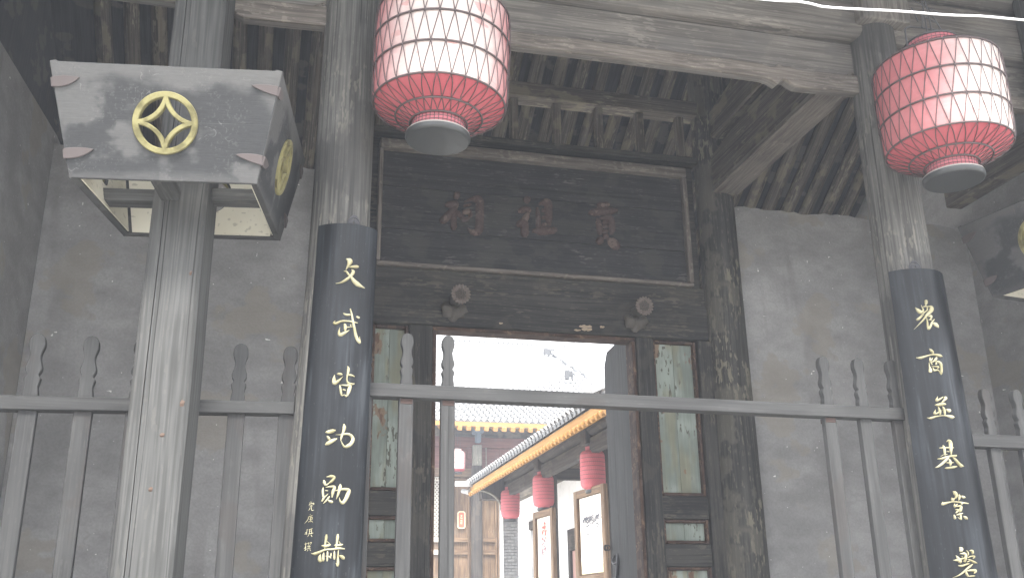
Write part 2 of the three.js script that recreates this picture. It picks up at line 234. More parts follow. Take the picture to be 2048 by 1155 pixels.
for (const [x, y] of [[0.27, 0], [3.785, 0]]) part('column_base', new THREE.LatheGeometry([[0, 0.75], [0.3, 0.75], [0.31, 0.82], [0.27, 0.88], [0.23, 0.9], [0, 0.9]].map(([a, b]) => new THREE.Vector2(a, b)), 28).translate(x, 0, y), M.paving, gate);
const ZB = -2.25;
for (const x of [0.43, 3.675]) part('back_column', column(() => x, pw([[0.75, 0.18], [4, 0.165], [7, 0.155]]), 0.75, 6.75, ZB, M.backcol), M.backcol, gate);

// plastered walls of the side bays, their tops a little ragged
function raggedWall(x0, x1, y0, y1, z0, z1, m) {
  const n = 40, s = new THREE.Shape(); s.moveTo(x0, y0); s.lineTo(x1, y0); for (let i = 0; i <= n; i++) { const x = mix(x1, x0, i / n); s.lineTo(x, y1 + 0.03 * (vn(x * 5 + 40, 1, 9999, 99, 3) - 0.5) + 0.02 * (vn(x * 17 + 40, 1, 9999, 99, 9) - 0.5)); } s.lineTo(x0, y0);
  return uvm(new THREE.ExtrudeGeometry(s, { depth: z1 - z0, bevelEnabled: false }).translate(0, 0, z0), m, 'y', [0.13, 0.31]);
}
part('plaster_wall', raggedWall(-1.71, 0.33, 0.75, 5.06, -2.55, -2.3, M.plaster), M.plaster, gate, 'grey plaster wall of the left bay');
part('plaster_wall', raggedWall(3.8, 6.25, 0.75, 5.065, -2.55, -2.3, M.plaster), M.plaster, gate, 'grey plaster wall of the right bay');
part('side_wall', uvm(new THREE.ExtrudeGeometry(poly([[-0.9, 0.75], [5, 0.75], [5, 5.15], [2.37, 5.166], [0.67, 4.94], [-0.9, 4.74]]), { depth: 0.3, bevelEnabled: false }).rotateY(Math.PI / 2).translate(-2.015, 0, 0), M.plaster, 'y'), M.plaster, gate);
part('side_wall', uvm(new THREE.ExtrudeGeometry(poly([[-0.9, 0.75], [5, 0.75], [5, 5.3], [1.5, 7.3], [-0.9, 6.2]]), { depth: 0.3, bevelEnabled: false }).rotateY(Math.PI / 2).translate(6.25, 0, 0), M.plaster, 'y'), M.plaster, gate);
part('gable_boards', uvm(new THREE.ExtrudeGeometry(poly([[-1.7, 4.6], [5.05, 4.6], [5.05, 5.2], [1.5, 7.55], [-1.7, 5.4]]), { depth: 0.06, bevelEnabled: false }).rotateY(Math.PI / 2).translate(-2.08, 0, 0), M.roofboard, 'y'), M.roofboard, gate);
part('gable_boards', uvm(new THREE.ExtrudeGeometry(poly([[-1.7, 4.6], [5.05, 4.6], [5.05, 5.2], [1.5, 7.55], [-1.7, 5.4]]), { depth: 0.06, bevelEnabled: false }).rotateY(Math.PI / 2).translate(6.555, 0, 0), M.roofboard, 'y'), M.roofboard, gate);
part('wall_plate', beamTo([-1.86, 5.17, -5], [-1.86, 4.85, -0.0], 0.2, 0.07, M.rafter), M.rafter, gate);
for (const [y, z, w, h] of [[2.45, -2.297, 0.035, 0.04], [2.18, -2.297, 0.03, 0.05], [2.14, -2.297, 0.04, 0.11], [2.93, -2.297, 0.02, 0.03], [1.95, -2.297, 0.02, 0.04]]) part('plaster_chip', rough(new THREE.IcosahedronGeometry(1, 2).scale(w / 2, h / 2, 0.008), 0.012, 60, 5).translate(3.875 - (y - 2) * 0.03, y, z), M.chip, gate);

// roof: rafters running down to the back, boards above them, front slope closed off
const slope = 0.65, ridgeY = 7.4, ridgeZ = -1.5;
const ry = (z) => ridgeY - slope * Math.abs(z - ridgeZ);
const roofSlab = (z0, z1, x0, x1, m) => { const a = Math.atan(slope), s = Math.sign(z1 - z0) || 1; return uvm(new THREE.ExtrudeGeometry(poly([[z0, ry(z0) + 0.06], [z1, ry(z1) + 0.06], [z1, ry(z1) + 0.26], [z0, ry(z0) + 0.26]]), { depth: x1 - x0, bevelEnabled: false }).applyMatrix4(new THREE.Matrix4().makeBasis(V(0, 0, 1), V(0, 1, 0), V(-1, 0, 0))).translate(x1, 0, 0), m, 'z'); };
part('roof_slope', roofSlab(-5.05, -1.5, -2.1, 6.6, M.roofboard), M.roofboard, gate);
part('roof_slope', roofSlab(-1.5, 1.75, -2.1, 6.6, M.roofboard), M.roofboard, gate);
for (let x = -1.6; x < 6.2; x += 0.225) { const j = rr(-0.02, 0.02), r = rr(0.062, 0.074); part('rafter', rough(bar([x + j, ry(-5) - 0.005, -5], [x + rr(-0.02, 0.02), ry(-1.6), -1.6], r, r * 0.95, M.rafter, 8), 0.012, 3, 2), M.rafter, gate); }
for (const [y, z, r] of [[ry(-2.25) - 0.13, -2.25, 0.085], [ry(-3.7) - 0.14, -3.7, 0.08], [ry(-4.85) - 0.14, -4.85, 0.09]]) if (z !== -3.7) part('purlin', bar([-1.7, y, z], [6.25, y, z], r, r, M.rafter, 12), M.rafter, gate);

// beams over the front columns with the carved board below
function frontBoard(x0, x1, y1, bracketL, bracketR) {
  const yb = 4.907, L = [[0, -0.034], [0.24, -0.042], [0.41, -0.046], [0.46, -0.046], [0.5, -0.03], [0.53, -0.006], [0.555, -0.004], [0.58, -0.025], [0.6, -0.045], [0.64, -0.02], [0.7, -0.006]], Rr = L.map(([a, b]) => [a, b]).reverse();
  const low = []; if (bracketL) L.forEach(([a, b]) => low.push([x0 + a, yb + b])); else low.push([x0, yb]); low.push([mix(x0, x1, 0.5), yb]); if (bracketR) Rr.forEach(([a, b]) => low.push([x1 - a, yb + b])); else low.push([x1, yb]);
  return { low, board: poly([...low, [x1, y1], [x0, y1]]), strip: poly([...low, ...low.slice().reverse().map(([a, b]) => [a, b + 0.085 + (Math.abs(b - yb) > 0.02 ? 0.03 : 0)])]) };
}
const brackets = [[0.46, 3.635, true, true], [3.93, 6.25, true, false], [-1.71, 0.175, false, true]];
for (const [x0, x1, bl, br] of brackets) {
  const f = frontBoard(x0, x1, 5.24, bl, br);
  const b = part('carved_beam_board', ext(f.board, 0.05, 0.003, M.beam, 'x').translate(0, 0, -0.05), M.beam, gate);
  part('moulded_edge', ext(f.strip, 0.018, 0.006, M.frame, 'x').translate(0, 0, 0.004), M.frame, b);
  part('front_beam', bx(x0 - 0.1, x1 + 0.1, 5.25, 5.62, -0.13, 0.1, M.beam, 'x', 0.05), M.beam, gate);
}
part('eave_purlin', bar([-2, 5.84, 0.02], [6.6, 5.84, 0.02], 0.17, 0.17, M.beam, 20), M.beam, gate);
part('beam_head', bx(3.62, 3.98, 5.335, 5.66, -0.2, 0.2, M.beam, 'y', 0.02), M.beam, gate);
// scrolled carving lines on the brackets
for (const [x, d] of [[3.635, -1], [0.46, 1], [0.175, -1], [3.93, 1]]) { const pts = [[0.02, 5.01], [0.1, 4.97], [0.2, 4.93], [0.27, 4.915], [0.33, 4.93], [0.4, 4.955], [0.5, 4.94], [0.6, 4.93]].map(([a, b]) => [x + d * a, b + 0.01, 0.004]); part('carved_scroll', tube(pts, 0.011, 30, 6), M.frame, gate); }

// tie beams from front column to back column and along the right wall
function tieBeam(x0, x1, yb, yt, za, zb2) { const n = 14, s = [], t = []; for (let i = 0; i <= n; i++) { const k = i / n, z = mix(za, zb2, k); s.push([z, yb + 0.02 * Math.sin(k * Math.PI)]); t.push([z, yt + 0.1 * Math.sin(k * Math.PI)]); } return ext(poly([...s, ...t.reverse()]), x1 - x0 - 0.03, 0.015, M.rafter, 'x').applyMatrix4(new THREE.Matrix4().makeBasis(V(0, 0, 1), V(0, 1, 0), V(-1, 0, 0))).translate(x1 - 0.015, 0, 0); }
for (const [x0, x1] of [[3.6, 3.81], [0.3, 0.5]]) { const t = part('tie_beam', tieBeam(x0, x1, 5.1, 5.42, -2.12, -0.13), M.rafter, gate); part('moulded_edge', bx(x0 - 0.018, x1 + 0.018, 5.085, 5.135, -2.1, -0.15, M.frame, 'z', 0.008), M.frame, t); part('upper_tie_beam', tieBeam(x0 + 0.02, x1 - 0.02, 5.62, 5.86, -2.12, -0.13), M.rafter, gate); }
part('wall_tie_beam', bx(6.08, 6.25, 5.25, 5.5, -2.3, 0, M.rafter, 'z', 0.015), M.rafter, gate);

// door wall
const post = (n, x0, x1, y0, y1, z0, z1, m, lab) => part(n, bx(x0, x1, y0, y1, z0, z1, m, 'y', 0.008), m, gate, lab);
part('door_head_beam', bx(0.6, 3.5, 3.787, 4.09, -2.4, -2.21, M.dark, 'x', 0.012), M.dark, gate);
part('upper_rail', bx(0.6, 3.5, 4.092, 4.25, -2.36, -2.235, M.dark, 'x', 0.01), M.dark, gate);
part('backing_board', bx(0.6, 3.5, 4.252, 5.4, -2.42, -2.3, M.dark, 'x', 0.01), M.dark, gate);
part('top_rail', bx(0.58, 3.52, 5.402, 5.46, -2.4, -2.2, M.dark, 'x', 0.01), M.dark, gate);
part('clerestory_beam', bx(0.56, 3.54, 5.86, 6.0, -2.34, -2.17, M.rafter, 'x', 0.01), M.rafter, gate);
for (let k = 0; k < 8; k++) { const x = 0.72 + 0.381 * k; part('clerestory_bar', bx(x - 0.035, x + 0.035, 5.462, 5.858, -2.29, -2.22, M.rafter, 'y', 0.006), M.rafter, gate); }
for (const [x0, x1, lab] of [[0.58, 0.72, 'frame post left of the left panels'], [1.005, 1.185, 'left door jamb'], [2.855, 3.005, 'right door jamb'], [3.395, 3.53, 'frame post right of the right panels']]) post('frame_post', x0, x1, 0.75, 3.785, -2.37, -2.22, M.dark, lab);
for (const [x0, x1] of [[0.722, 1.003], [3.007, 3.393]]) {
  for (const [y0, y1] of [[0.75, 1.25], [1.99, 2.155], [2.345, 2.52], [3.765, 3.785]]) if (y1 - y0 > 0.05) part('panel_rail', bx(x0, x1, y0, y1, -2.36, -2.245, M.dark, 'x', 0.006), M.dark, gate);
  for (const [y0, y1] of [[1.252, 1.988], [2.157, 2.343], [2.522, 3.784]]) {
    const w = 0.026, nB = 2, p = [];
    const panel = part('door_panel', bx(x0 + w, (x0 + x1) / 2 - 0.001, y0 + w, y1 - w, -2.34, -2.3, M.panel, 'y', 0.002), M.panel, gate);
    part('panel_plank', bx((x0 + x1) / 2 + 0.001, x1 - w, y0 + w, y1 - w, -2.34, -2.3, M.panel, 'y', 0.002), M.panel, panel);
    part('panel_trim', [bx(x0 + 0.001, x0 + w, y0 + 0.001, y1 - 0.001, -2.35, -2.256, M.red, 'y', 0.01), bx(x1 - w, x1 - 0.001, y0 + 0.001, y1 - 0.001, -2.35, -2.256, M.red, 'y', 0.01), bx(x0 + w, x1 - w, y0 + 0.001, y0 + w, -2.35, -2.258, M.red, 'x', 0.01), bx(x0 + w, x1 - w, y1 - w, y1 - 0.001, -2.35, -2.258, M.red, 'x', 0.01)], M.red, panel);
  }
}
part('opening_trim', bx(1.187, 1.217, 0.75, 3.755, -2.39, -2.235, M.red, 'y', 0.008), M.red, gate);
part('opening_trim', bx(2.823, 2.853, 0.75, 3.755, -2.39, -2.235, M.red, 'y', 0.008), M.red, gate);
part('opening_trim', bx(1.187, 2.853, 3.757, 3.785, -2.39, -2.237, M.red, 'x', 0.008), M.red, gate);
{ // right door leaf, standing open inwards, with its upper corner cut
  const z = (w) => -2.4 - w, s = new THREE.Shape(); s.moveTo(0, 0.8); s.lineTo(0.72, 0.8); s.lineTo(0.72, 3.76); s.lineTo(0.64, 3.86); s.lineTo(0, 3.86); s.lineTo(0, 0.8);
  let leaf;
  for (let k = 0; k < 3; k++) {
    const a = k * 0.24 + 0.002, b = (k + 1) * 0.24 - 0.002, top = k === 2 ? [[b, 0.8], [b, 3.76], [b - 0.1, 3.87], [a, 3.87]] : [[b, 0.8], [b, 3.87], [a, 3.87]];
    const g = ext(poly([[a, 0.8], ...top]), 0.05, 0.003, M.post, 'y').rotateY(86 * R).translate(2.845, 0, -2.41);
    if (!leaf) leaf = part('door_leaf', g, M.fence, gate, 'open right-hand door leaf'); else part('plank', g, M.fence, leaf);
  }
  part('door_ring', [new THREE.TorusGeometry(0.022, 0.005, 6, 18).rotateY(0.5).translate(2.845, 2.19, -3.15), new THREE.TorusGeometry(0.022, 0.005, 6, 18).rotateY(-0.4).translate(2.86, 2.19, -3.14)], M.iron, leaf);
  part('hasp', tube([[2.885, 2.12, -3.04], [2.872, 2.08, -3.07], [2.868, 2.05, -3.02], [2.88, 2.06, -2.98]], 0.011, 16, 6), M.steel, leaf);
  part('latch_hook', tube([[2.882, 2.13, -2.95], [2.868, 2.05, -2.94], [2.872, 1.96, -2.98], [2.882, 1.93, -3.02]], 0.012, 16, 6), M.iron, leaf);
}
for (const [x, y, w, h] of [[2.42, 3.845, 0.055, 0.014], [2.43, 3.822, 0.045, 0.016], [2.56, 3.85, 0.02, 0.012], [2.35, 3.81, 0.03, 0.008], [1.72, 3.83, 0.016, 0.008]]) part('flaked_patch', rough(new THREE.IcosahedronGeometry(1, 3).scale(w, h, 0.003), 0.02, 60, 5).translate(x, y, -2.209), M.barepale, gate);
for (const [x, sx] of [[1.372, -1], [2.878, -1]]) { // carved bosses on the door head
  const stem = part('door_boss', [rough(new THREE.CylinderGeometry(0.05, 0.06, 0.16, 6).rotateX(Math.PI / 2 + 0.05), 0.02, 30, 4).translate(x - 0.005, 3.99, -2.15), ...[-1, 0, 1].map((k) => rough(new THREE.SphereGeometry(0.05, 10, 8).scale(1, 1.35, 0.8), 0.03, 40, 7 + k).rotateZ(-0.5 * k).translate(x - 0.03 + k * 0.05, 3.9 - (k ? 0 : 0.02), -2.185))], M.carved, gate);
  const pet = []; for (let q = 0; q < 18; q++) { const a = q / 18 * Math.PI * 2; pet.push(new THREE.SphereGeometry(1, 8, 6).scale(0.024, 0.0125, 0.009).rotateY(-0.35).translate(0.058, 0, 0).rotateZ(a)); } pet.push(new THREE.CylinderGeometry(0.056, 0.06, 0.014, 24).rotateX(Math.PI / 2).translate(0, 0, -0.006));
  const ro = part('rosette', list(pet).rotateX(0.12).translate(x, 4.0, -2.06), M.rosette, stem);
  const seeds = []; for (let q = 0; q < 34; q++) { const r = 0.042 * Math.sqrt((q + 0.5) / 34), a = q * 2.4; seeds.push(new THREE.SphereGeometry(0.0062, 6, 5).translate(r * Math.cos(a), r * Math.sin(a), 0.004)); }
  part('rosette_heart', list(seeds).rotateX(0.12).translate(x, 4.0, -2.058), M.carved, ro);
}

// ---------------------------------------------------------------- brush strokes
let strokeWide = 1;
function stroke(pts, map, lift, prof) {                           // a tapered raised stroke: pts [x, y, half width] in character units, map(x, y, height) -> point
  const cu = new THREE.CatmullRomCurve3(pts.map(([x, y, w]) => V(x, y, w)), false, 'centripetal'), n = Math.max(6, pts.length * 5), sec = 6, pos = [], idx = [];
  const P = []; for (let i = 0; i <= n; i++) P.push(cu.getPoint(i / n));
  for (let i = 0; i <= n; i++) {
    const a = P[Math.max(0, i - 1)], b = P[Math.min(n, i + 1)], t = V(b.x - a.x, b.y - a.y, 0).normalize(), e = Math.min(1, 0.35 + 3.2 * Math.min(i, n - i) / n), w = Math.max(0.22, P[i].z * strokeWide) * (i === 0 || i === n ? 0.45 : Math.min(1, e));
    for (let k = 0; k <= sec; k++) { const q = Math.PI * k / sec, s = -Math.cos(q) * w; pos.push(...map(P[i].x - t.y * s, P[i].y + t.x * s, Math.sin(q) * Math.min(lift, lift * (0.35 + 0.22 * w)))); }
  }
  for (let i = 0; i < n; i++) for (let k = 0; k < sec; k++) { const a = i * (sec + 1) + k, b = a + 1, c = a + sec + 1, d = c + 1; idx.push(a, b, d, a, d, c); }
  const g = new THREE.BufferGeometry(); g.setAttribute('position', new THREE.Float32BufferAttribute(pos, 3)); g.setIndex(idx); g.computeVertexNormals();
  const uv = []; for (let i = 0; i < pos.length; i += 3) uv.push(pos[i] * 2, pos[i + 1] * 2); g.setAttribute('uv', new THREE.Float32BufferAttribute(uv, 2)); return g;
}
const strokes = (txt) => txt.trim().split(' ').map((s) => s.split(';').map((p) => p.split(',').map(Number)));
const glyph = (txt, map, lift) => strokes(txt).map((s) => stroke(s, map, lift));

// ---------------------------------------------------------------- couplet boards on the columns
function couplet(label, ax, rad, half, chars, flowerAt, grp) {
  const t = thing('couplet_board', label, 'couplet board', [ax(1.8), 1.2, 0.2], grp);
  const nu = 28, nv = 30, th = 0.022, y0 = 1.05, y1 = 3.575, pos = [], uv = [], idx = [];
  const P = (a, y, d) => [ax(y) + (rad(y) + d) * Math.sin(a), y, (rad(y) + d) * Math.cos(a)];
  for (const d of [0, -th]) for (let j = 0; j <= nv; j++) for (let i = 0; i <= nu; i++) { const a = mix(-half, half, i / nu), y = mix(y0, y1, j / nv); pos.push(...P(a, y, d)); uv.push(a * 0.21 / 0.5, y); }
  const K = (nu + 1) * (nv + 1);
  for (let j = 0; j < nv; j++) for (let i = 0; i < nu; i++) { const a = j * (nu + 1) + i, b = a + 1, c = a + nu + 1, d = c + 1; idx.push(a, b, d, a, d, c, K + a, K + d, K + b, K + a, K + c, K + d); }
  const edge = (a, b) => idx.push(a, b, K + b, a, K + b, K + a);
  for (let i = 0; i < nu; i++) { edge(i + 1, i); edge(nv * (nu + 1) + i, nv * (nu + 1) + i + 1); }
  for (let j = 0; j < nv; j++) { edge(j * (nu + 1), (j + 1) * (nu + 1)); edge((j + 1) * (nu + 1) + nu, j * (nu + 1) + nu); }
  let g = new THREE.BufferGeometry(); g.setAttribute('position', new THREE.Float32BufferAttribute(pos, 3)); g.setAttribute('uv', new THREE.Float32BufferAttribute(uv, 2)); g.setIndex(idx);
  g = g.toNonIndexed(); g.computeVertexNormals();
  { const N = g.attributes.normal, Q = g.attributes.position; for (let i = 0; i < Q.count; i++) { const x = Q.getX(i) - ax(Q.getY(i)), z = Q.getZ(i), l = Math.hypot(x, z), dt = (N.getX(i) * x + N.getZ(i) * z) / l; if (Math.abs(dt) > 0.9) N.setXYZ(i, Math.sign(dt) * x / l, 0, Math.sign(dt) * z / l); } }
  part('board', g, M.lacquer, t);
  for (const [name, A, cx, cy, txt, lift] of chars) { strokeWide = name === C ? 1 : 0.62; const [a0, yy, ax1, yx, ay, yyy] = A; part(name, glyph(txt, (x, y, h) => P(a0 + ax1 * (x - cx) + ay * (y - cy), yy + yx * (x - cx) + yyy * (y - cy), h + 0.0005), lift), M.gold, t); }
  strokeWide = 1; const F = (da, dy) => P(flowerAt + da, y1 + dy, -0.006), fl = [];
  const loop = (da, dy, ra, rb, a0, a1) => { const p = []; for (let i = 0; i <= 14; i++) { const q = mix(a0, a1, i / 14); p.push(F(da + ra * Math.cos(q) / 0.21, dy + rb * Math.sin(q))); } return tube(p, 0.0045, 22, 6); };
  fl.push(loop(0, 0.008, 0.016, 0.014, 0, 6.28), loop(0, 0.004, 0.03, 0.036, 0, 3.14), loop(-0.032, 0, 0.017, 0.026, 0.2, 3.14), loop(0.032, 0, 0.017, 0.026, 0, 2.9), loop(-0.014, 0.034, 0.013, 0.014, 0.2, 3.3), loop(0.014, 0.034, 0.013, 0.014, -0.1, 2.9));
  part('flower_hook', fl, M.iron, t);
  return t;
}
const C = 'gold_character';
couplet('black curved couplet board on the left column, gold characters and a small inscription', (y) => 0.306 + 0.0194 * (y - 1.8), (y) => 0.21 + 0.012 * (3.55 - y) / 1.75, 0.83, [
  [C, [0.15207, 3.30551, 0.01114, 0.0003, 0.00067, -0.00244], 50, 50, '36,19,3;44,25,6;41,33,3.5;35,44,1.5 40,38,1;52,37,3;63,37,4 47,43,1.5;51,48,4;48,55,3.5;44,59,3;35,66,3;25,71,2;14,72,1 31,46,2;36,47,2;41,54,2;47,61,2.5;54,70,4.5;63,77,5;77,83,2', 0.011],
  [C, [0.10968, 3.02348, 0.0119, 0.00023, 0.00073, -0.00261], 45, 50, '50,17,3;53,28,2;55,40,2;58,55,2.5;62,72,3;66,80,3;70,84,2.5;69,72,1 36,26,1;42,29,2;52,29,1.5 62,32,1.5;69,35,2.5 21,40,1;18,44,2;21,46,2.5;33,42,2;46,42,1.5;58,44,2;65,45,2 38,47,2;40,52,3;40,63,2.5 42,54,1.5;48,54,1;55,53,1 51,48,1;51,53,1 30,54,1;28,64,2.5;30,69,3.5;38,66,3;48,60,1.5', 0.011],
  [C, [0.13407, 2.72786, 0.01045, 0.00017, 0.00064, -0.00226], 50, 50, '27,32,2;26,42,4;27,50,4.5;35,46,3;45,36,1 32,30,2;39,31,3;44,32,2 55,13,2;57,18,3;56,28,2.5;54,38,1.5;54,46,1.5;57,51,2.5;65,53,3;70,52,3 52,33,1;62,33,2;71,36,1.5 38,55,2;40,66,2.5;42,79,2.5 40,55,2;52,56,2;60,57,4;58,68,4;54,80,4 44,65,1.5;51,67,1.5 42,79,2;48,77,1;53,81,3', 0.011],
  [C, [0.10494, 2.43086, 0.01007, 0.0001, 0.00062, -0.00217], 50, 50, '18,26,2;27,25,4.5;40,22,3.5 21,34,1.5;25,39,3;27,44,3 18,54,4;30,47,4.5;43,41,2.5 40,32,1;52,32,2;65,30,2.5;74,33,3;79,42,4;74,52,4;67,57,4;60,59,2.5;55,53,2;52,46,2 58,8,3.5;59,16,4;56,28,2.5;53,36,2.5;51,46,2', 0.011],
  [C, [0.06078, 2.20424, 0.00975, 0.00006, 0.00061, -0.00211], 50, 50, '31,20,2;42,19,3.5;48,21,3;42,30,3;36,34,3 25,27,3.5;27,34,3;29,38,2;37,34,2 24,43,2;23,52,2.5;24,62,2.5;25,67,3 29,43,1;38,42,2;48,43,3.5;45,54,3.5;43,66,3 28,50,1;35,51,1 35,57,1;30,62,1.5;26,66,2;21,74,3.5 38,63,2.5;32,71,2;24,79,1 34,71,2;40,75,3;45,76,3.5 61,36,3;61,42,4;59,50,3.5;56,60,2.5;52,70,1 48,51,2;60,49,2.5;72,47,3;81,50,4;78,60,4.5;72,72,4;66,78,3.5;61,74,2.5;59,66,2', 0.011],
  [C, [0.03219, 1.93979, 0.00944, 0.00001, 0.0006, -0.00203], 50, 50, '42,20,4;41,30,3;39,42,2;38,53,2 31,45,2;40,46,3;51,43,2.5 41,34,1;50,42,1 67,19,4;66,30,3;64,42,2;62,51,2 58,44,1.5;68,44,2.5;78,42,3 69,35,1;73,41,1 9,62,2;15,63,3.5;25,60,3;40,54,2;55,53,2;70,51,3;82,52,3.5 29,63,1;27,72,4;28,78,4;33,79,2 36,60,2;35,70,3;35,80,3 44,57,2.5;44,68,2;43,80,2.5 39,68,1;47,69,1.5;52,73,2.5 52,61,1;51,70,2 59,56,1.5;59,68,2.5;59,76,3 68,54,2;67,70,2;67,84,3;66,90,2;62,83,1 69,67,2;77,70,4;81,75,4', 0.011],
  ['small_inscription', [-0.42163, 2.03713, 0.01419, -0.00009, 0.00103, -0.00286], 20, 50, '21,9,.6;22,13,.6 19,11,.6;20,13,.6 25,11,.6;24,14,.6 18,16,.7;19,14,.6;26,13,.8;25,15,.6 20,16,.5;20,18,.5 20,16,.6;23,16,.6;22,18,.5;20,18,.5 20,19,.7;19,22,.6;17,24,.4 22,18,.7;22,22,.7;23,24,.8;26,23,.6 20,30,.8;20,31,.6 17,34,.7;21,33,.7;24,32,.6 18,34,.8;16,39,.7;11,45,.4 19,36,.6;23,35,.8;23,38,.6 18,38,.6;24,38,.6 21,34,.7;20,43,.6 17,43,.7;19,41,.6 21,40,.6;24,43,.9 14,55,.6;17,55,.6 12,60,.8;15,59,.6 15,55,.6;14,63,.6 11,62,.7;15,61,.6 18,55,.7;24,53,.7 19,54,.6;19,62,.7 22,54,.6;22,62,.6 19,57,.5;22,57,.5 16,62,.7;25,60,.8 18,63,.6;16,66,.5 21,63,.6;23,66,.8 11,78,.7;15,77,.6 13,75,.7;12,88,.6;11,87,.5 10,85,.7;14,82,.6 15,77,.6;18,76,.7;17,79,.5 19,76,.6;22,75,.7;20,79,.6 15,82,.6;21,81,.6 17,79,.5;17,84,.5 19,79,.5;19,84,.5 13,86,.6;21,84,.7 17,87,.6;15,89,.5 19,86,.6;21,88,.8', 0.0015],
], 0.11, 'black couplet boards on the front columns');
couplet('black curved couplet board on the right column under the tilted lantern, gold characters', () => 3.765, (y) => 0.23 + 0.03 * (3.55 - y) / 1.75, 0.98, [
  [C, [-0.13872, 3.26431, 0.01221, 0.00007, -0.00197, -0.00279], 50, 50, '39,11,2;42,14,3.5;41,23,2 20,26,1.5;26,33,3.5;31,37,4;36,34,2;32,22,1.5 35,26,2;43,25,1.5;44,34,1.5;36,38,1.5 44,25,2;52,26,4;54,32,5;50,38,4;44,44,3;38,53,2;30,62,1.5;19,74,.7 43,35,1.5;37,40,1.5;30,47,1;24,53,2;27,52,3;38,43,1.5 43,49,1.5;45,60,2;46,70,2;48,74,3;52,68,2.5;55,60,2;60,54,2.5 46,47,2;53,47,2.5;52,53,1.5;47,55,1.5 48,55,1;55,55,1 55,61,1;63,65,4;70,72,1.5', 0.011],
  [C, [-0.27084, 2.97596, 0.01088, -0.00004, -0.00173, -0.00268], 50, 50, '43,13,1;48,18,3;51,21,2.5;52,27,2 16,32,2;24,33,3;36,30,2;48,27,1.5;60,27,2.5;70,29,3;74,30,1.5 45,32,1;46,40,2.5;51,34,1.5 60,32,3;57,38,3;52,42,1.5;44,44,1.5 43,44,1;44,53,1.5;46,62,4;45,67,4 56,42,1.5;63,42,2;69,46,3;71,55,2.5;71,65,2.5;71,70,2 47,44,1;50,49,1.5 58,43,1;59,47,2;56,48,1 48,52,1;55,53,1;64,54,2;61,58,1.5 51,54,1;54,61,2;63,61,1.5;67,66,1;70,71,2', 0.011],
  [C, [-0.2075, 2.71138, 0.01084, -0.00001, -0.00174, -0.0026], 50, 50, '40,19,1;38,28,3;45,25,2;52,20,1.5 53,21,3;58,23,3.5;53,29,2;48,33,1 34,38,1.5;42,38,3.5;52,36,3.5;58,37,2.5 41,42,1;44,50,2.5;46,60,3 50,41,1;54,48,2.5;56,62,2 36,48,1;34,57,2.5;38,57,2;50,50,1 58,48,1.5;66,51,4;69,52,2 19,65,1;25,67,2.5;36,64,2;52,62,1;64,63,2.5;74,65,4;78,65,2', 0.011],
  [C, [-0.14648, 2.45514, 0.01086, 0.00002, -0.00176, -0.00252], 50, 50, '37,20,1;42,17,2.5;46,22,4;47,35,3.5;48,50,2 23,33,1.5;36,33,1.5;53,33,2 30,27,1.5;33,34,2.5;35,50,2.5 38,41,1;44,42,1 20,57,2;28,57,2.5;36,54,2;46,52,2;58,51,2.5;59,49,1 44,53,2;38,59,3;30,68,3;22,74,2;16,76,.7 50,53,1.5;57,60,2.5;64,68,3;70,73,3.5;76,74,2 43,57,1;46,65,2.5;46,74,2 37,66,1;44,67,1.5;53,66,1.5 35,78,1.5;40,78,2;50,77,2.5;60,75,3 26,52,.7;33,48,.7;40,48,1', 0.011],
  [C, [-0.2289, 2.16615, 0.00996, -0.00002, -0.0016, -0.00243], 50, 50, '40,13,1.5;45,17,4;48,22,3.5;46,30,2.5 38,27,1.5;40,33,3;44,28,1.5 54,20,2;55,26,2.5;53,34,1.5 58,23,1;64,26,3;69,27,1.5 20,36,1.5;19,41,3;24,40,3;36,37,1.5;50,37,1.5;65,39,2;76,40,2.5 44,40,1;45,47,2.5;51,41,1 62,38,2;59,43,2 46,47,1.5;58,47,2.5;57,55,3.5;55,60,2 45,54,1;52,55,2;47,62,2 48,66,2;56,64,2;62,62,2 43,65,1.5;46,75,3 57,64,2;58,72,2;58,77,2.5 51,70,.8;57,76,1 63,68,1;69,72,3;73,76,1.5', 0.011],
  [C, [-0.18976, 1.90012, 0.00981, -0.00002, -0.00159, -0.00235], 50, 47.2, '33,23,1.5;37,28,4.5;35,34,3 34,38,1.5;44,38,3;47,42,3;46,50,3;46,57,2 26,41,1;31,48,3;35,55,4;36,60,1.5 21,52,1;30,52,2.5;40,49,2;46,47,1.5 38,43,1;40,46,1 41,54,1.5;46,55,1.5 48,30,1;52,36,1.5;52,42,1.5 54,31,1;61,32,3;62,37,2.5;60,38,1.5 51,47,1.5;58,44,1.5;66,44,2;63,49,2 50,50,1.5;58,53,2;66,57,2.5;73,59,1 49,57,1;57,53,1 31,64,1.5;39,65,2.5;47,62,2;54,60,2 62,61,2;56,66,2.5;49,72,2;42,79,2;34,85,1.5;21,91,.8 47,75,1.5;49,83,2.5;53,89,2 48,76,2;60,75,2.5;68,76,3.5;65,82,2.5 53,88,1.5;67,87,1.5', 0.011],
], -0.3, 'black couplet boards on the front columns');

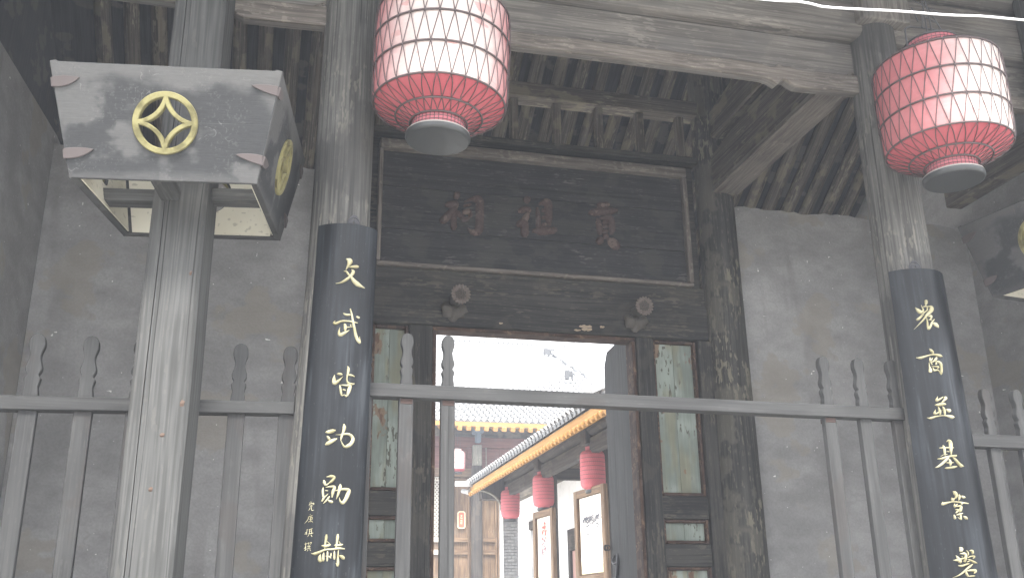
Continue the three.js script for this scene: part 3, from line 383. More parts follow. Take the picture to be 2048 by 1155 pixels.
// ---------------------------------------------------------------- name board over the door
{
  const t = thing('name_board', 'large blackened name board with three worn carved characters above the doorway', 'name board', [2.06, 4.26, -2.28]);
  const rows = [[4.285, 4.576], [4.579, 4.945], [4.948, 5.257]];
  rows.forEach(([a, b]) => part('plank', bx(0.762, 3.358, a + 0.001, b - 0.001, -2.285, -2.252 + rr(-0.003, 0.003), M.board, 'x', 0.003), M.board, t));
  part('frame', [bx(0.732, 3.4, 5.257, 5.345, -2.29, -2.19, M.frame, 'x', 0.015), bx(0.732, 3.4, 4.251, 4.285, -2.29, -2.2, M.frame, 'x', 0.012), bx(0.728, 0.762, 4.286, 5.256, -2.29, -2.2, M.frame, 'y', 0.012), bx(3.358, 3.402, 4.286, 5.256, -2.29, -2.2, M.frame, 'y', 0.012)], M.frame, t);
  const mp = (x, y, h) => [2.0188 + 0.0088831 * (x - 102.39) - 0.00019 * (y - 41.44), 4.75196 + 0.00079144 * (x - 102.39) - 0.0090736 * (y - 41.44), -2.25 + h];
  for (const txt of [
    '26,17,3.5;32,18,4 18,27,3;26,26,3.5;31,26,3 30,27,3;24,35,4;17,42,3.5;15,45,2.5 26,33,3.5;27,43,3;27,52,3 29,33,2.5;34,39,2 36,24,2;44,21,3;50,22,4;51,33,4;51,44,4;50,52,4;44,53,3;40,49,1.5 35,28,1.5;43,26,1.5 34,34,2.5;43,33,3 34,36,2;36,41,2.5;42,39,2 43,34,2;42,39,2',
    '93,20,3;99,23,4 87,33,3.5;96,31,3;100,33,2.5 98,34,3;93,42,3.5;86,48,3.5 93,40,4;94,50,4;94,59,4 106,29,2;107,40,2.5;107,52,3 107,26,3;116,24,4;117,35,4;118,48,3.5 110,32,2;115,32,2 110,39,2;115,39,2 110,46,2;115,46,2 101,52,4;112,52,4.5;120,52,3.5;125,51,4',
    '165,26,2.5;178,26,3 156,34,4;170,33,4;186,32,3.5 167,27,2;167,33,2 174,27,2;175,33,2 165,40,2.5;167,48,3;168,57,3 167,40,3;178,40,3.5;180,48,3.5;179,57,3.5 170,44,2;176,44,2 170,48,2;176,48,2 170,53,2;176,53,2 170,58,3;176,58,2.5 170,60,4;164,65,3 175,60,3.5;182,66,5;186,71,3.5',
  ]) part('carved_character', glyph(txt, mp, 0.022), M.relief, t);
}

// ---------------------------------------------------------------- fences
function picketShape(w) {                                         // outline of a picket head, from the rail upwards; w is the half width of the body
  const r = [[1, 0], [0.92, 0.03], [0.8, 0.055], [0.98, 0.085], [1.0, 0.1], [0.7, 0.118], [0.98, 0.14], [1.02, 0.16], [0.78, 0.19], [0.66, 0.215], [0.74, 0.24], [0.98, 0.268], [1.02, 0.29], [0.9, 0.315], [0.55, 0.334], [0, 0.34]];
  return r.map(([a, y]) => [a * w, y]);
}
function picket(x, z, yr, top, y0, w, m) {                         // w half width; body below, shaped head above the rail
  const k = (top - yr) / 0.34, half = picketShape(w * 0.86).map(([a, y]) => [a, yr + y * k]), sp = new THREE.SplineCurve(half.map(([a, b]) => new THREE.Vector2(a, b))).getPoints(40).map((p) => [Math.max(0, p.x), p.y]);
  const right = [[w, y0], [w, yr - 0.01], ...sp], left = right.slice(0, -1).reverse().map(([a, b]) => [-a, b]);
  return ext(poly([...right, ...left]), 0.036, 0.003, m, 'y').translate(x + rr(-0.004, 0.004), 0, z - 0.018);
}
function fence(label, x0, x1, yb0, yb1, yt0, yt1, xs, tops, w) {
  const t = thing('fence', label, 'fence', [(x0 + x1) / 2, 0.75, 0]);
  const g = bx(x0, x1, 0, 1, -0.05, 0.035, M.fence, 'x', 0.006), P = g.attributes.position;
  for (let i = 0; i < P.count; i++) { const k = (P.getX(i) - x0) / (x1 - x0), y = P.getY(i); P.setY(i, y < 0.5 ? mix(yb0, yb1, k) + y : mix(yt0, yt1, k) - (1 - y)); }
  part('rail', uvm(g, M.fence, 'x'), M.fence, t); part('lower_rail', bx(x0, x1, 1.0, 1.08, -0.05, 0.035, M.fence, 'x', 0.006), M.fence, t);
  for (const x of label.startsWith('long') ? [0.686, 0.906, 3.138] : []) { const k = (x - x0) / (x1 - x0), y = mix(yb0, yb1, k); part('brown_wedge', bx(x - w * 0.95, x + w * 0.95, y - 0.03, y - 0.001, -0.045, 0.016, M.wedge, 'x', 0.004), M.wedge, t); }
  xs.forEach((x) => { const k = (x - x0) / (x1 - x0); part('picket', picket(x, -0.008, mix(yt0, yt1, k), tops, 0.78, w, M.fence), M.fence, t); });
}
fence('grey fence of shaped pickets in the left bay, behind the hopper post', -1.7, 0.12, 2.565, 2.6, 2.636, 2.662, [-1.585, -1.345, -1.107, -0.868, -0.632, -0.392, -0.155, 0.09], 2.952, 0.038);
fence('long fence rail across the doorway bay with pickets near its two ends', 0.44, 3.66, 2.708, 2.692, 2.78, 2.763, [0.47, 0.686, 0.906, 3.138, 3.368, 3.597], 3.056, 0.034);
fence('grey fence of shaped pickets right of the right couplet board', 3.93, 6.24, 2.55, 2.535, 2.628, 2.612, [4.01, 4.225, 4.44, 4.655, 4.87, 5.085, 5.3, 5.515, 5.73, 5.945], 2.911, 0.034);

// ---------------------------------------------------------------- hopper posts
function coinGeo(Rr, depth, m) {
  const ri = 0.85 * Rr, k = 0.996 * Rr, rho = Math.hypot(k, k - ri), w = 0.05 * Rr, s = new THREE.Shape(); s.absarc(0, 0, Rr, 0, Math.PI * 2, false);
  const star = [], ro = rho + w; for (let q = 0; q < 4; q++) { const cx = q === 0 || q === 3 ? k : -k, cy = q < 2 ? k : -k, x = k - Math.sqrt(ro * ro - k * k), A = Math.atan2(0 - cy, (q === 0 || q === 3 ? x : -x) - cx), B = Math.atan2((q < 2 ? x : -x) - cy, 0 - cx), [a0, a1] = q % 2 ? [B, A] : [A, B]; let d = a1 - a0; while (d > Math.PI) d -= 2 * Math.PI; while (d < -Math.PI) d += 2 * Math.PI; for (let i = 0; i < 10; i++) { const a = a0 + d * i / 10; star.push([cx + ro * Math.cos(a), cy + ro * Math.sin(a)]); } }
  const hole = (pts) => { const h = new THREE.Path(); pts.forEach(([x, y], i) => (i ? h.lineTo(x, y) : h.moveTo(x, y))); s.holes.push(h); }; hole(star);
  const rl = rho - w, lens = []; for (let i = 0; i <= 90; i++) { const a = i / 90 * Math.PI / 2, x = ri * Math.cos(a), y = ri * Math.sin(a); if (Math.hypot(x - k, y - k) < rl) lens.push([x, y]); } const l2 = []; for (let i = 0; i <= 90; i++) { const a = Math.PI + i / 90 * Math.PI / 2, x = k + rl * Math.cos(a), y = k + rl * Math.sin(a); if (Math.hypot(x, y) < ri) l2.push([x, y]); }
  const full = [...lens, ...l2]; for (let q = 0; q < 4; q++) { const c = Math.cos(q * Math.PI / 2), n = Math.sin(q * Math.PI / 2); hole(full.map(([x, y]) => [c * x - n * y, n * x + c * y])); }
  return ext(s, depth, 0.0035, m, 'y', 32);
}
function hopperPost(label, x, z, turn, group, tilt) {
  const t = thing('hopper_post', label, 'hopper post', [x, 0.75, z], group); t.rotation.y = turn; const local = (g) => { g.translate(x, 0.75, z); return g; };
  const a = 0.128, c = 0.014, y1 = 6.6, e = -a + 0.052;
  const slab = (pts) => { const H = y1 - 0.75, g = new THREE.ExtrudeGeometry(poly(pts), { depth: H, steps: 40, bevelEnabled: true, bevelThickness: 0.003, bevelSize: 0.003, bevelSegments: 1 }).rotateX(-Math.PI / 2), P = g.attributes.position; for (let i = 0; i < P.count; i++) { const y = P.getY(i), x0 = P.getX(i), z0 = P.getZ(i); P.setX(i, x0 + 0.007 * (vn(y * 1.6 + 20, x0 > 0 ? 3 : 9, 999, 99, 31) - 0.5)); P.setZ(i, z0 + 0.006 * (vn(y * 1.3 + 20, x0 > 0 ? 5 : 7, 999, 99, 37) - 0.5)); } g.computeVertexNormals(); return local(uvm(g, M.post, 'y')); };
  const main = part('post', slab([[e + 0.011, -a], [a - c, -a], [a, -a + c], [a, a - c], [a - c, a], [e + 0.011, a]]), M.post, t);
  part('side_timber', slab([[-a + c, -a + 0.004], [e, -a + 0.004], [e, a - 0.004], [-a + 0.02, a - 0.004], [-a, a - 0.026], [-a, -a + c]]), M.post, main);
  if (tilt > 0.05) for (const [px, py, pw3, ph3] of [[0.104, 2.568, 0.02, 0.04], [0.03, 2.422, 0.022, 0.02], [0.004, 2.18, 0.018, 0.022], [0.085, 3.2, 0.012, 0.03]]) part('bare_patch', local(rough(new THREE.IcosahedronGeometry(1, 2).scale(pw3 / 2, ph3 / 2, 0.003), 0.008, 70, 5).translate(px, py - 0.75, a + 0.0045)), M.bare, main);
  const yb = 3.572 - 0.75, H = 0.51, sb = 0.4135, st = 0.514, ar = 1.1, T = new THREE.Matrix4().makeTranslation(0, yb, 0).multiply(new THREE.Matrix4().makeRotationX(tilt));
  const th = 0.026;
  for (let q = 0; q < 4; q++) {
    const along = q % 2 ? ar : 1, out = q % 2 ? 1 : ar, wb = sb * along, wt = st * along, len = Math.hypot(H, (st - sb) * out), lean = Math.atan2((st - sb) * out, H), cy = len * 0.5;
    const s = poly([[-wb, 0], [wb, 0], [wt, len], [-wt, len]]), h = new THREE.Path(); h.absarc(0, cy, 0.128, 0, Math.PI * 2, true); s.holes.push(h);
    const B = T.clone().multiply(new THREE.Matrix4().makeRotationY(q * Math.PI / 2)).multiply(new THREE.Matrix4().makeTranslation(0, 0, sb * out)).multiply(new THREE.Matrix4().makeRotationX(lean));
    const fit = (g) => local(g.applyMatrix4(B));
    const p = part('hopper_panel', fit(uvm(ext(s, th, 0.004, M.hopper, 'y', 32), M.hopper, 'y', [0.5, 0.02]).translate(0, 0, -th)), M.hopper, t, ['front panel', 'right panel', 'back panel', 'left panel'][q]);
    const e = 0.05, s2 = poly([[-wb + e, 0.004], [wb - e, 0.004], [wt - e, len - 0.004], [-wt + e, len - 0.004]]), h2 = new THREE.Path(); h2.absarc(0, cy, 0.134, 0, Math.PI * 2, true); s2.holes.push(h2);
    part('cream_lining', fit(ext(s2, 0.006, 0, M.cream, 'x', 32).translate(0, 0, -th - 0.012)), M.cream, p);
    part('coin_motif', fit(coinGeo(0.142, 0.03, M.coin).translate(0, cy, -0.014)), M.coin, p);
    for (const [sx, f] of [[-1, 0.82], [1, 0.82], [-1, 0.2], [1, 0.2]]) { const xe = mix(wb, wt, f) * sx, d = -sx, y = len * f, sh = new THREE.Shape(); sh.moveTo(xe - d * 0.004, y - 0.02); sh.quadraticCurveTo(xe + d * 0.07, y - 0.012 + 0.01 * sx, xe + d * rr(0.1, 0.125), y + 0.024); sh.quadraticCurveTo(xe + d * 0.05, y + 0.034, xe - d * 0.004, y + 0.022); part('strap', fit(ext(sh, 0.006, 0.002, M.leather).translate(0, 0, 0.005)), M.leather, p); }
  }
  part('crossbar', local(bx(-sb - 0.005, -a - 0.002, yb + 0.03, yb + 0.095, -0.05, 0.05, M.post, 'x', 0.006)), M.post, t); part('crossbar', local(bx(a + 0.002, sb + 0.005, yb + 0.05, yb + 0.115, -0.05, 0.05, M.post, 'x', 0.006)), M.post, t);
  part('spur', local(bx(-0.09, 0.0, yb + 0.0, yb + 0.06, a + 0.002, sb * ar - 0.035, M.post, 'z', 0.006)), M.post, t);
}
hopperPost('square post carrying a grey flared hopper box with yellow coin motifs, left of doorway', -0.477, 0.2, -7.6 * R, undefined, 0.085);
hopperPost('second flared hopper box with a coin motif, half out of view at the right', 5.05, 0.2, 7.6 * R, undefined, 0.03);

// ---------------------------------------------------------------- lanterns
const lathe = (pts, seg = 64) => new THREE.LatheGeometry(pts.map(([r, y]) => new THREE.Vector2(r, y)), seg);
function bigLantern(label, x, y, z, cloth, turn, lean, hang) {
  const t = thing('net_lantern', label, 'lantern', [x, y, z], 'large pink net lanterns over the doorway'); t.rotation.set(lean[0], turn, lean[1]);
  const L = (g) => { g.translate(x, y, z); return g; };
  const prof = [[0.136, 0.1], [0.16, 0.107], [0.22, 0.138], [0.285, 0.168], [0.322, 0.192], [0.337, 0.205], [0.344, 0.25], [0.346, 0.3], [0.349, 0.38], [0.351, 0.46], [0.353, 0.55], [0.352, 0.64], [0.348, 0.73], [0.337, 0.744], [0.27, 0.785], [0.2, 0.815], [0.15, 0.832]];
  const pts = new THREE.SplineCurve(prof.map(([a, b]) => new THREE.Vector2(a, b))).getPoints(60), body = new THREE.LatheGeometry(pts, 96), P = body.attributes.position, U = body.attributes.uv;
  for (let i = 0; i < P.count; i++) { const px = P.getX(i), py = P.getY(i), pz = P.getZ(i), a = Math.atan2(px, pz), r = Math.hypot(px, pz); let b = 0; for (const [lo, hi] of [[0.205, 0.38], [0.38, 0.555], [0.555, 0.73]]) if (py > lo && py < hi) b = Math.sin((py - lo) / (hi - lo) * Math.PI); const d = 1 + 0.012 * b * (0.4 + Math.abs(Math.sin(a * 15 + (py * 18)))) + 0.012 * (vn(a * 3 + 40, py * 9, 9999, 9999, 77) - 0.5) + (py < 0.2 ? 0.012 * Math.abs(Math.sin(a * 15)) : 0); P.setX(i, px * d); P.setZ(i, pz * d); U.setY(i, (py - 0.1) / 0.78 * 0.98 + (py > 0.203 ? 0.15 : 0)); }
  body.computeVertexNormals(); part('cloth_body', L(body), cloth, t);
  const ringAt = (r, h, w = 0.0055) => L(new THREE.TorusGeometry(r, w, 6, 80).rotateX(Math.PI / 2).translate(0, h, 0));
  for (const [r, h] of [[0.222, 0.134], [0.34, 0.203], [0.353, 0.38], [0.357, 0.555], [0.351, 0.73], [0.146, 0.1]]) part('hoop', ringAt(r + 0.004, h), M.wire, t);
  const rad = (h) => { for (let i = 1; i < pts.length; i++) if (h <= pts[i].y) { const k = (h - pts[i - 1].y) / (pts[i].y - pts[i - 1].y); return mix(pts[i - 1].x, pts[i].x, k); } return 0.15; };
  const N = 30, hs = [0.102, 0.118, 0.136, 0.17, 0.203, 0.26, 0.32, 0.38, 0.44, 0.5, 0.555, 0.61, 0.67, 0.73, 0.75, 0.78, 0.81, 0.829], net = [], seg = (h) => (h < 0.134 ? (h - 0.102) / 0.032 : h < 0.203 ? 1 + (h - 0.134) / 0.069 : h < 0.73 ? 2 + (h - 0.203) / 0.1757 : 5 + (h - 0.73) / 0.07);
  for (let i = 0; i < N; i++) for (const d of [-1, 1]) { const p = hs.map((h) => { const a = (i + d * seg(h) * 0.5) / N * Math.PI * 2, r = rad(h) * 1.017 + 0.004; return [r * Math.sin(a), h, r * Math.cos(a)]; }); net.push(tube(p, 0.0024, 40, 4)); }
  part('wire_net', L(mergeGeometries(net)), M.wire, t);
  for (const [h0, h1, r] of [[0.045, 0.102, 0.138], [0.83, 0.895, 0.15]]) { const nk = part('neck', L(lathe([[r, h0], [r + 0.002, (h0 + h1) / 2], [r, h1]])), M.neckcloth, t); const ribs = []; for (let i = 0; i < 40; i++) { const a = i / 40 * 6.283; ribs.push(bar([(r + 0.003) * Math.sin(a), h0, (r + 0.003) * Math.cos(a)], [(r + 0.003) * Math.sin(a), h1, (r + 0.003) * Math.cos(a)], 0.0018, 0.0018, M.wire, 4)); } for (const h of [mix(h0, h1, 0.33), mix(h0, h1, 0.67)]) ribs.push(new THREE.TorusGeometry(r + 0.002, 0.002, 4, 60).rotateX(Math.PI / 2).translate(0, h, 0)); part('neck_wires', L(list(ribs)), M.wire, nk); }
  const cap = part('bottom_cap', L(lathe([[0, 0], [0.152, 0], [0.163, 0.006], [0.169, 0.018], [0.168, 0.032]])), M.cap, t);
  part('cap_rim', L(lathe([[0.168, 0.032], [0.165, 0.041], [0.155, 0.046], [0.136, 0.046]])), M.caprim, cap);
  part('top_hoop', ringAt(0.152, 0.9, 0.007), M.steel, t);
  const hw = []; hw.push(tube([[-0.165, 0.82, 0], [-0.165, 0.93, 0], [-0.16, 0.99, 0], [-0.14, 1.005, 0], [0, 1.015, 0], [0.14, 1.005, 0], [0.16, 0.99, 0], [0.165, 0.93, 0], [0.165, 0.82, 0]], 0.0055, 50, 6));
  for (const [a, b, e, f] of [[-0.02, 0.9, 0.0, hang], [0.02, 0.9, -0.01, hang], [-0.05, 1.01, -0.005, 1.18], [0.09, 1.0, 0.01, 1.2], [-0.1, 1.13, 0.06, 1.07], [0.1, 1.13, -0.06, 1.2], [-0.07, 1.05, -0.09, 1.15]]) hw.push(bar([a, b, 0.01], [e, f, 0], 0.0045, 0.004, M.steel, 5));
  part('hanger_wire', L(list(hw)), M.steel, t);
}
bigLantern('large pink net lantern faded and painted bright in front, hanging beside the left column', 0.75, 3.945, 0.5, M.clothA, 0, [0, -0.035], 1.75);
bigLantern('tilted pink net lantern faded and painted bright on its right, hanging before the right column', 3.71, 3.945, 0.65, M.clothB, 0, [0, 0.0], 1.75);
function smallLantern(name, label, x, y, z, r, h, cloth, group, hoops, capM) {
  const t = thing(name, label, 'lantern', [x, y, z], group), L = (g) => { g.translate(x, y, z); return g; };
  const cap = 0.07 * h, b = [[r * 0.6, cap], [r * 0.62, cap + 0.03 * h], [r * 0.86, cap + 0.05 * h], [r * 0.98, cap + 0.12 * h], [r, cap + 0.2 * h], [r * 1.01, 0.5 * h], [r, h * 0.76], [r * 0.96, h * 0.84], [r * 0.8, h * 0.9], [r * 0.56, h * 0.92], [r * 0.55, h]];
  part('cloth_body', L(new THREE.LatheGeometry(new THREE.SplineCurve(b.map(([p, q]) => new THREE.Vector2(p, q))).getPoints(40), 40)), cloth, t);
  for (let i = 0; i < hoops; i++) part('hoop', L(new THREE.TorusGeometry(r * (i === 0 || i === hoops - 1 ? 0.96 : 1.012), 0.0042, 5, 40).rotateX(Math.PI / 2).translate(0, mix(cap + 0.13 * h, h * 0.83, i / (hoops - 1)), 0)), M.wire, t);
  part('bottom_cap', L(lathe([[0, 0], [r * 0.6, 0], [r * 0.66, cap * 0.4], [r * 0.62, cap], [r * 0.58, cap]], 32)), capM || M.cap, t);
  part('hanger_wire', L(list([bar([-r * 0.35, h, 0], [-r * 0.35, h + 0.2, 0], 0.006, 0.006, M.steel, 5), bar([r * 0.35, h, 0], [r * 0.35, h + 0.2, 0], 0.006, 0.006, M.steel, 5), bar([0, h + 0.12, 0], [0, h + 0.42, 0], 0.006, 0.006, M.steel, 5)])), M.steel, t);
  return t;
}
const GW = 'red ribbed lanterns along the courtyard wing';
smallLantern('red_lantern', 'largest red ribbed lantern, nearest the open door leaf', 5.2, 3.57, -10.38, 0.205, 0.75, M.clothRed, GW, 8);
smallLantern('red_lantern', 'middle red ribbed lantern over the red scroll picture', 5.2, 3.61, -13.37, 0.205, 0.73, M.clothRed, GW, 8);
smallLantern('red_lantern', 'farthest red ribbed lantern in front of the brick pier', 5.2, 3.66, -16.03, 0.205, 0.73, M.clothRed, GW, 8);
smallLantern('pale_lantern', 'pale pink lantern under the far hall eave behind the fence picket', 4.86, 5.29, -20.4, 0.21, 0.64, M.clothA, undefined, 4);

// ---------------------------------------------------------------- cable in front of the eaves
single('cable', tube([[-1.2, 4.3, 1.5], [0.8, 4.31, 1.5], [2.143, 4.335, 1.5], [2.326, 4.352, 1.5], [2.404, 4.342, 1.5], [2.841, 4.381, 1.5], [3.124, 4.402, 1.5], [3.299, 4.423, 1.5], [3.56, 4.439, 1.5], [5.2, 4.56, 1.5], [7.5, 4.8, 1.5]], 0.0058, 140, 6), M.cable, 'thin white cable strung across the upper right in front of the eaves', 'cable');

// ---------------------------------------------------------------- tiled roofs of the courtyard
function tileRow(p, q, sag, r, n, up, m) {                        // one convex row of overlapping tiles from eave p to ridge q
  const pos = [], idx = [], seg = 6, A = V(...p), B = V(...q), dir = B.clone().sub(A).normalize(), side = dir.clone().cross(up).normalize(); let k = 0;
  for (let i = 0; i < n; i++) for (const [f, e] of [[0, 1.0], [1.12, 0.84]]) { const s = Math.min(1, (i + f) / n), c = A.clone().lerp(B, s).addScaledVector(up, -sag * Math.sin(s * Math.PI) + (f ? -0.006 : 0.026)); for (let j = 0; j <= seg; j++) { const a = Math.PI * j / seg, v = c.clone().addScaledVector(side, Math.cos(a) * r * e).addScaledVector(up, Math.sin(a) * r * e * 0.9); pos.push(v.x, v.y, v.z); } }
  for (let i = 0; i < n; i++) { const o = i * 2 * (seg + 1); for (let j = 0; j < seg; j++) idx.push(o + j, o + j + seg + 1, o + j + 1, o + j + 1, o + j + seg + 1, o + j + seg + 2); }
  const g = new THREE.BufferGeometry(); g.setAttribute('position', new THREE.Float32BufferAttribute(pos, 3)); g.setIndex(idx); const gg = uvm(g.toNonIndexed(), m, 'y'); gg.computeVertexNormals(); return gg;
}
{ // main hall across the courtyard
  const h = thing('main_hall', 'far courtyard hall with a pale tiled roof, yellow eave board and carved door panels', 'hall', [6, 0.6, -21.2]);
  const X0 = 2.6, X1 = 10.3, E = [6.6, -20], K = [11.1, -28], up = V(0, 8, 4.5).normalize(), pt = 0.175;
  let i = 0; for (let x = X0; x <= X1; x += pt, i++) { part('tile_row', tileRow([x, E[0] + 0.03, E[1]], [x, K[0], K[1]], 0.28, 0.062, 26, up, M.tile), M.tile, h); part('drip_tile', ext(poly([[-0.085, 0.085], [0, 0], [0.085, 0.085]]), 0.016, 0.002, M.tile).translate(x + pt / 2, E[0] - 0.01, E[1] + 0.034), M.tile, h); }
  { const n = 26, s = []; for (let q = 0; q <= n; q++) { const k = q / n; s.push([mix(E[1], K[1], k) - up.z * 0.28 * Math.sin(k * Math.PI), mix(E[0], K[0], k) - up.y * 0.28 * Math.sin(k * Math.PI)]); } const b = s.map(([z, y]) => [z, y - 0.14]).reverse(); part('roof_bed', uvm(new THREE.ExtrudeGeometry(poly([...s, ...b]), { depth: X1 - X0 + 0.2, bevelEnabled: false }).applyMatrix4(new THREE.Matrix4().makeBasis(V(0, 0, 1), V(0, 1, 0), V(-1, 0, 0))).translate(X1 + 0.1, 0, 0), M.tile, 'z'), M.tile, h); }
  part('back_roof', beamTo([(X0 + X1) / 2, 11.0, -28.1], [(X0 + X1) / 2, 7, -35], X1 - X0, 0.2, M.tile), M.tile, h);
  part('ridge', [bx(X0, X1 + 0.3, 11.05, 11.2, -28.15, -27.85, M.tile, 'x', 0.02), bx(X0, X1 + 0.34, 11.2, 11.32, -28.08, -27.92, M.tile, 'x', 0.02)], M.tile, h);
  for (let x = X0 + 0.2; x < X1; x += 0.62) part('ridge_tile', new THREE.TorusGeometry(0.1, 0.03, 6, 12, Math.PI).translate(x, 11.33, -28), M.tile, h);
  part('descending_ridge', [beamTo([9.2, 11.1, -27.9], [10.35, 8.9, -24.2], 0.12, 0.08, M.tile)], M.tile, h);
  for (const [x, y, z] of [[9.36, 10.46, -27], [9.25, 9.1, -24.4]]) { const k = z > -25 ? 0.62 : 0.9, b = part('ridge_beast', [bx(x - 0.19, x + 0.02, y - 0.24, y + 0.22, z - 0.1, z + 0.1, M.beast, 'y', 0.02), bx(x + 0.02, x + 0.22, y - 0.06, y + 0.2, z - 0.08, z + 0.08, M.beast, 'y', 0.02), bx(x + 0.16, x + 0.24, y - 0.3, y - 0.04, z - 0.05, z + 0.05, M.beast, 'y', 0.02).rotateZ(0), new THREE.TorusGeometry(0.09, 0.03, 6, 14, 4).translate(x + 0.24, y - 0.02, z)].map((g) => g.translate(-x, -y, -z).scale(k, k, k).translate(x, y, z)), M.beast, h); }
  part('eave_shade_strip', bx(X0, X1, 6.59, 6.675, -20.03, -19.975, M.tiledark, 'x', 0.004), M.tiledark, h);  // dark strip painted in for the shade between the drip tiles
  part('eave_board', bx(X0, X1, 6.475, 6.585, -20.02, -19.96, M.yellow, 'x', 0.006), M.yellow, h);
  for (let x = X0 + 0.1; x < X1; x += 0.238) part('eave_rafter', beamTo([x, 6.405, -19.93], [x, 6.95, -21.3], 0.12, 0.12, M.yellow, 0.01), M.yellow, h);
  part('eave_ceiling', beamTo([(X0 + X1) / 2, 6.55, -20.1], [(X0 + X1) / 2, 7.05, -21.4], X1 - X0, 0.04, M.rafter), M.rafter, h);
  part('upper_boards', bx(X0, X1, 6.4, 7.1, -21.5, -21.32, M.rafter, 'x', 0), M.rafter, h);
  part('red_beam', bx(X0, X1, 6.12, 6.398, -21.45, -21.12, M.redbrown, 'x', 0.02), M.redbrown, h);
  for (let x = X0; x < X1 - 0.5; x += 0.9) for (const [a, b] of [[5.56, 5.83], [5.835, 6.118]]) part('red_board', bx(x + 0.004, x + 0.896, a, b, -21.4, -21.26, M.redbrown, 'x', 0.006), M.redbrown, h);
  part('facade_backing', bx(X0, X1, 0.6, 5.555, -21.6, -21.42, M.brown, 'y', 0), M.brown, h);
  part('lintel', bx(X0, X1, 5.34, 5.556, -21.41, -21.2, M.brown, 'x', 0.01), M.brown, h);
  for (const x of [5.52, 8.6, 2.75]) { const c = part('column', bar([x, 0.6, -21.05], [x, 5.6, -21.05], 0.16, 0.145, M.wingwood, 20), M.wingwood, h); part('column_head', bx(x - 0.12, x + 0.12, 5.602, 6.16, -21.12, -20.92, M.stonewood, 'y', 0.02), M.stonewood, c); part('blue_bracket', [bx(x - 0.13, x + 0.13, 6.45, 6.72, -21.1, -20.7, M.blue, 'y', 0.03), bx(x - 0.08, x + 0.07, 6.2, 6.46, -20.95, -20.75, M.blue, 'y', 0.03)], M.blue, c); }
  part('downpipe', bar([5.77, 5.4, -21.0], [5.77, 6.1, -21.0], 0.014, 0.014, M.stonewood, 8), M.stonewood, h);
  const leaf = (x0, x1, lattice) => {
    const p = part('door_panel', bx(x0, x1, 0.7, 5.338, -21.415, -21.33, M.brown, 'y', 0), M.brown, h), z0 = -21.328, z1 = -21.27, f = 0.05;
    part('stile', bx(x0, x0 + f, 0.7, 5.33, z0, z1, M.brown, 'y', 0.008), M.brown, p); part('stile', bx(x1 - f, x1, 0.7, 5.33, z0, z1, M.brown, 'y', 0.008), M.brown, p);
    for (const y of [5.28, 3.72, 3.66, 3.4, 3.34]) part('door_rail', bx(x0 + f, x1 - f, y - 0.03, y + 0.03, z0, z1 + (y > 5 ? 0 : 0.015), y > 5 || !lattice ? M.brown : M.pale, 'x', 0.008), y > 5 || !lattice ? M.brown : M.pale, p);
    if (lattice) { const g = []; const w = x1 - x0 - 2 * f, y0 = 3.75, y1 = 5.2, a = x0 + f; for (let d = -1.6; d < w + 1.6; d += 0.083) for (const s of [-1, 1]) { let pts = []; const xa = d, xb = d + (y1 - y0) * 0.8; const clip = (u) => Math.max(0, Math.min(w, u)); const u0 = clip(xa), u1 = clip(xb); if (u1 - u0 < 0.01) continue; const ya = y0 + (u0 - xa) / 0.8, yb2 = y0 + (u1 - xa) / 0.8; const X = (u) => (s > 0 ? a + u : a + w - u); g.push(beamTo([X(u0), ya, -21.3], [X(u1), yb2, -21.3], 0.02, 0.024, M.pale, 0.003)); } part('lattice', g, M.pale, p); part('carved_head', [bx(x0 + f, x1 - f, 5.215, 5.33, z0, -21.28, M.pale, 'x', 0.01), ...[0.2, 0.5, 0.8].map((k) => new THREE.TorusGeometry(0.035, 0.014, 6, 14).translate(mix(x0 + f, x1 - f, k), 5.27, -21.275))], M.pale, p); }
  };
  leaf(4.02, 4.62, true); leaf(4.9, 5.37, false); leaf(5.68, 6.12, false); leaf(3.4, 4.0, true); leaf(6.14, 6.6, true);
  part('mullion', bx(4.64, 4.88, 0.7, 5.338, -21.415, -21.2, M.wingwood, 'y', 0.02), M.wingwood, h);
  const s = thing('hall_sign', 'small red sign with pale border and lettering on the hall door panel', 'sign', [5.145, 4.2, -21.25]);
  const rrect = (w, hh, r) => { const q = new THREE.Shape(); q.moveTo(-w + r, -hh); q.lineTo(w - r, -hh); q.absarc(w - r, -hh + r, r, -Math.PI / 2, 0, false); q.lineTo(w, hh - r); q.absarc(w - r, hh - r, r, 0, Math.PI / 2, false); q.lineTo(-w + r, hh); q.absarc(-w + r, hh - r, r, Math.PI / 2, Math.PI, false); q.lineTo(-w, -hh + r); q.absarc(-w + r, -hh + r, r, Math.PI, Math.PI * 1.5, false); return q; };
  part('sign_plate', ext(rrect(0.1, 0.22, 0.06), 0.012, 0.003, M.signred).translate(5.145, 4.2, -21.262), M.signred, s);
  const bd = rrect(0.104, 0.224, 0.062); bd.holes.push(new THREE.Path(rrect(0.084, 0.204, 0.05).getPoints(8).reverse())); part('border', ext(bd, 0.006, 0.002, M.signpale).translate(5.145, 4.2, -21.246), M.signpale, s);
  const sm = (x, y, hh) => [5.145 + (x - 50) * 0.0021, 4.2 - (y - 100) * 0.0021, -21.247 + hh];
  part('lettering', glyph('38,46,3;50,42,4;62,46,3 50,38,3;50,60,3 40,52,3;60,52,3 42,60,3;58,60,3 36,72,4;48,72,3 60,70,4;64,78,3 40,82,3;52,80,3;60,86,3;66,84,3 46,72,3;42,88,3 36,104,3;64,104,3 50,96,4;48,108,3;38,120,3 52,108,3;62,120,3 38,130,3;64,130,3 40,130,3;38,142,3;34,150,2 46,138,3;64,138,3 55,138,3;55,150,3;50,150,2', sm, 0.006), M.signpale, s);
}
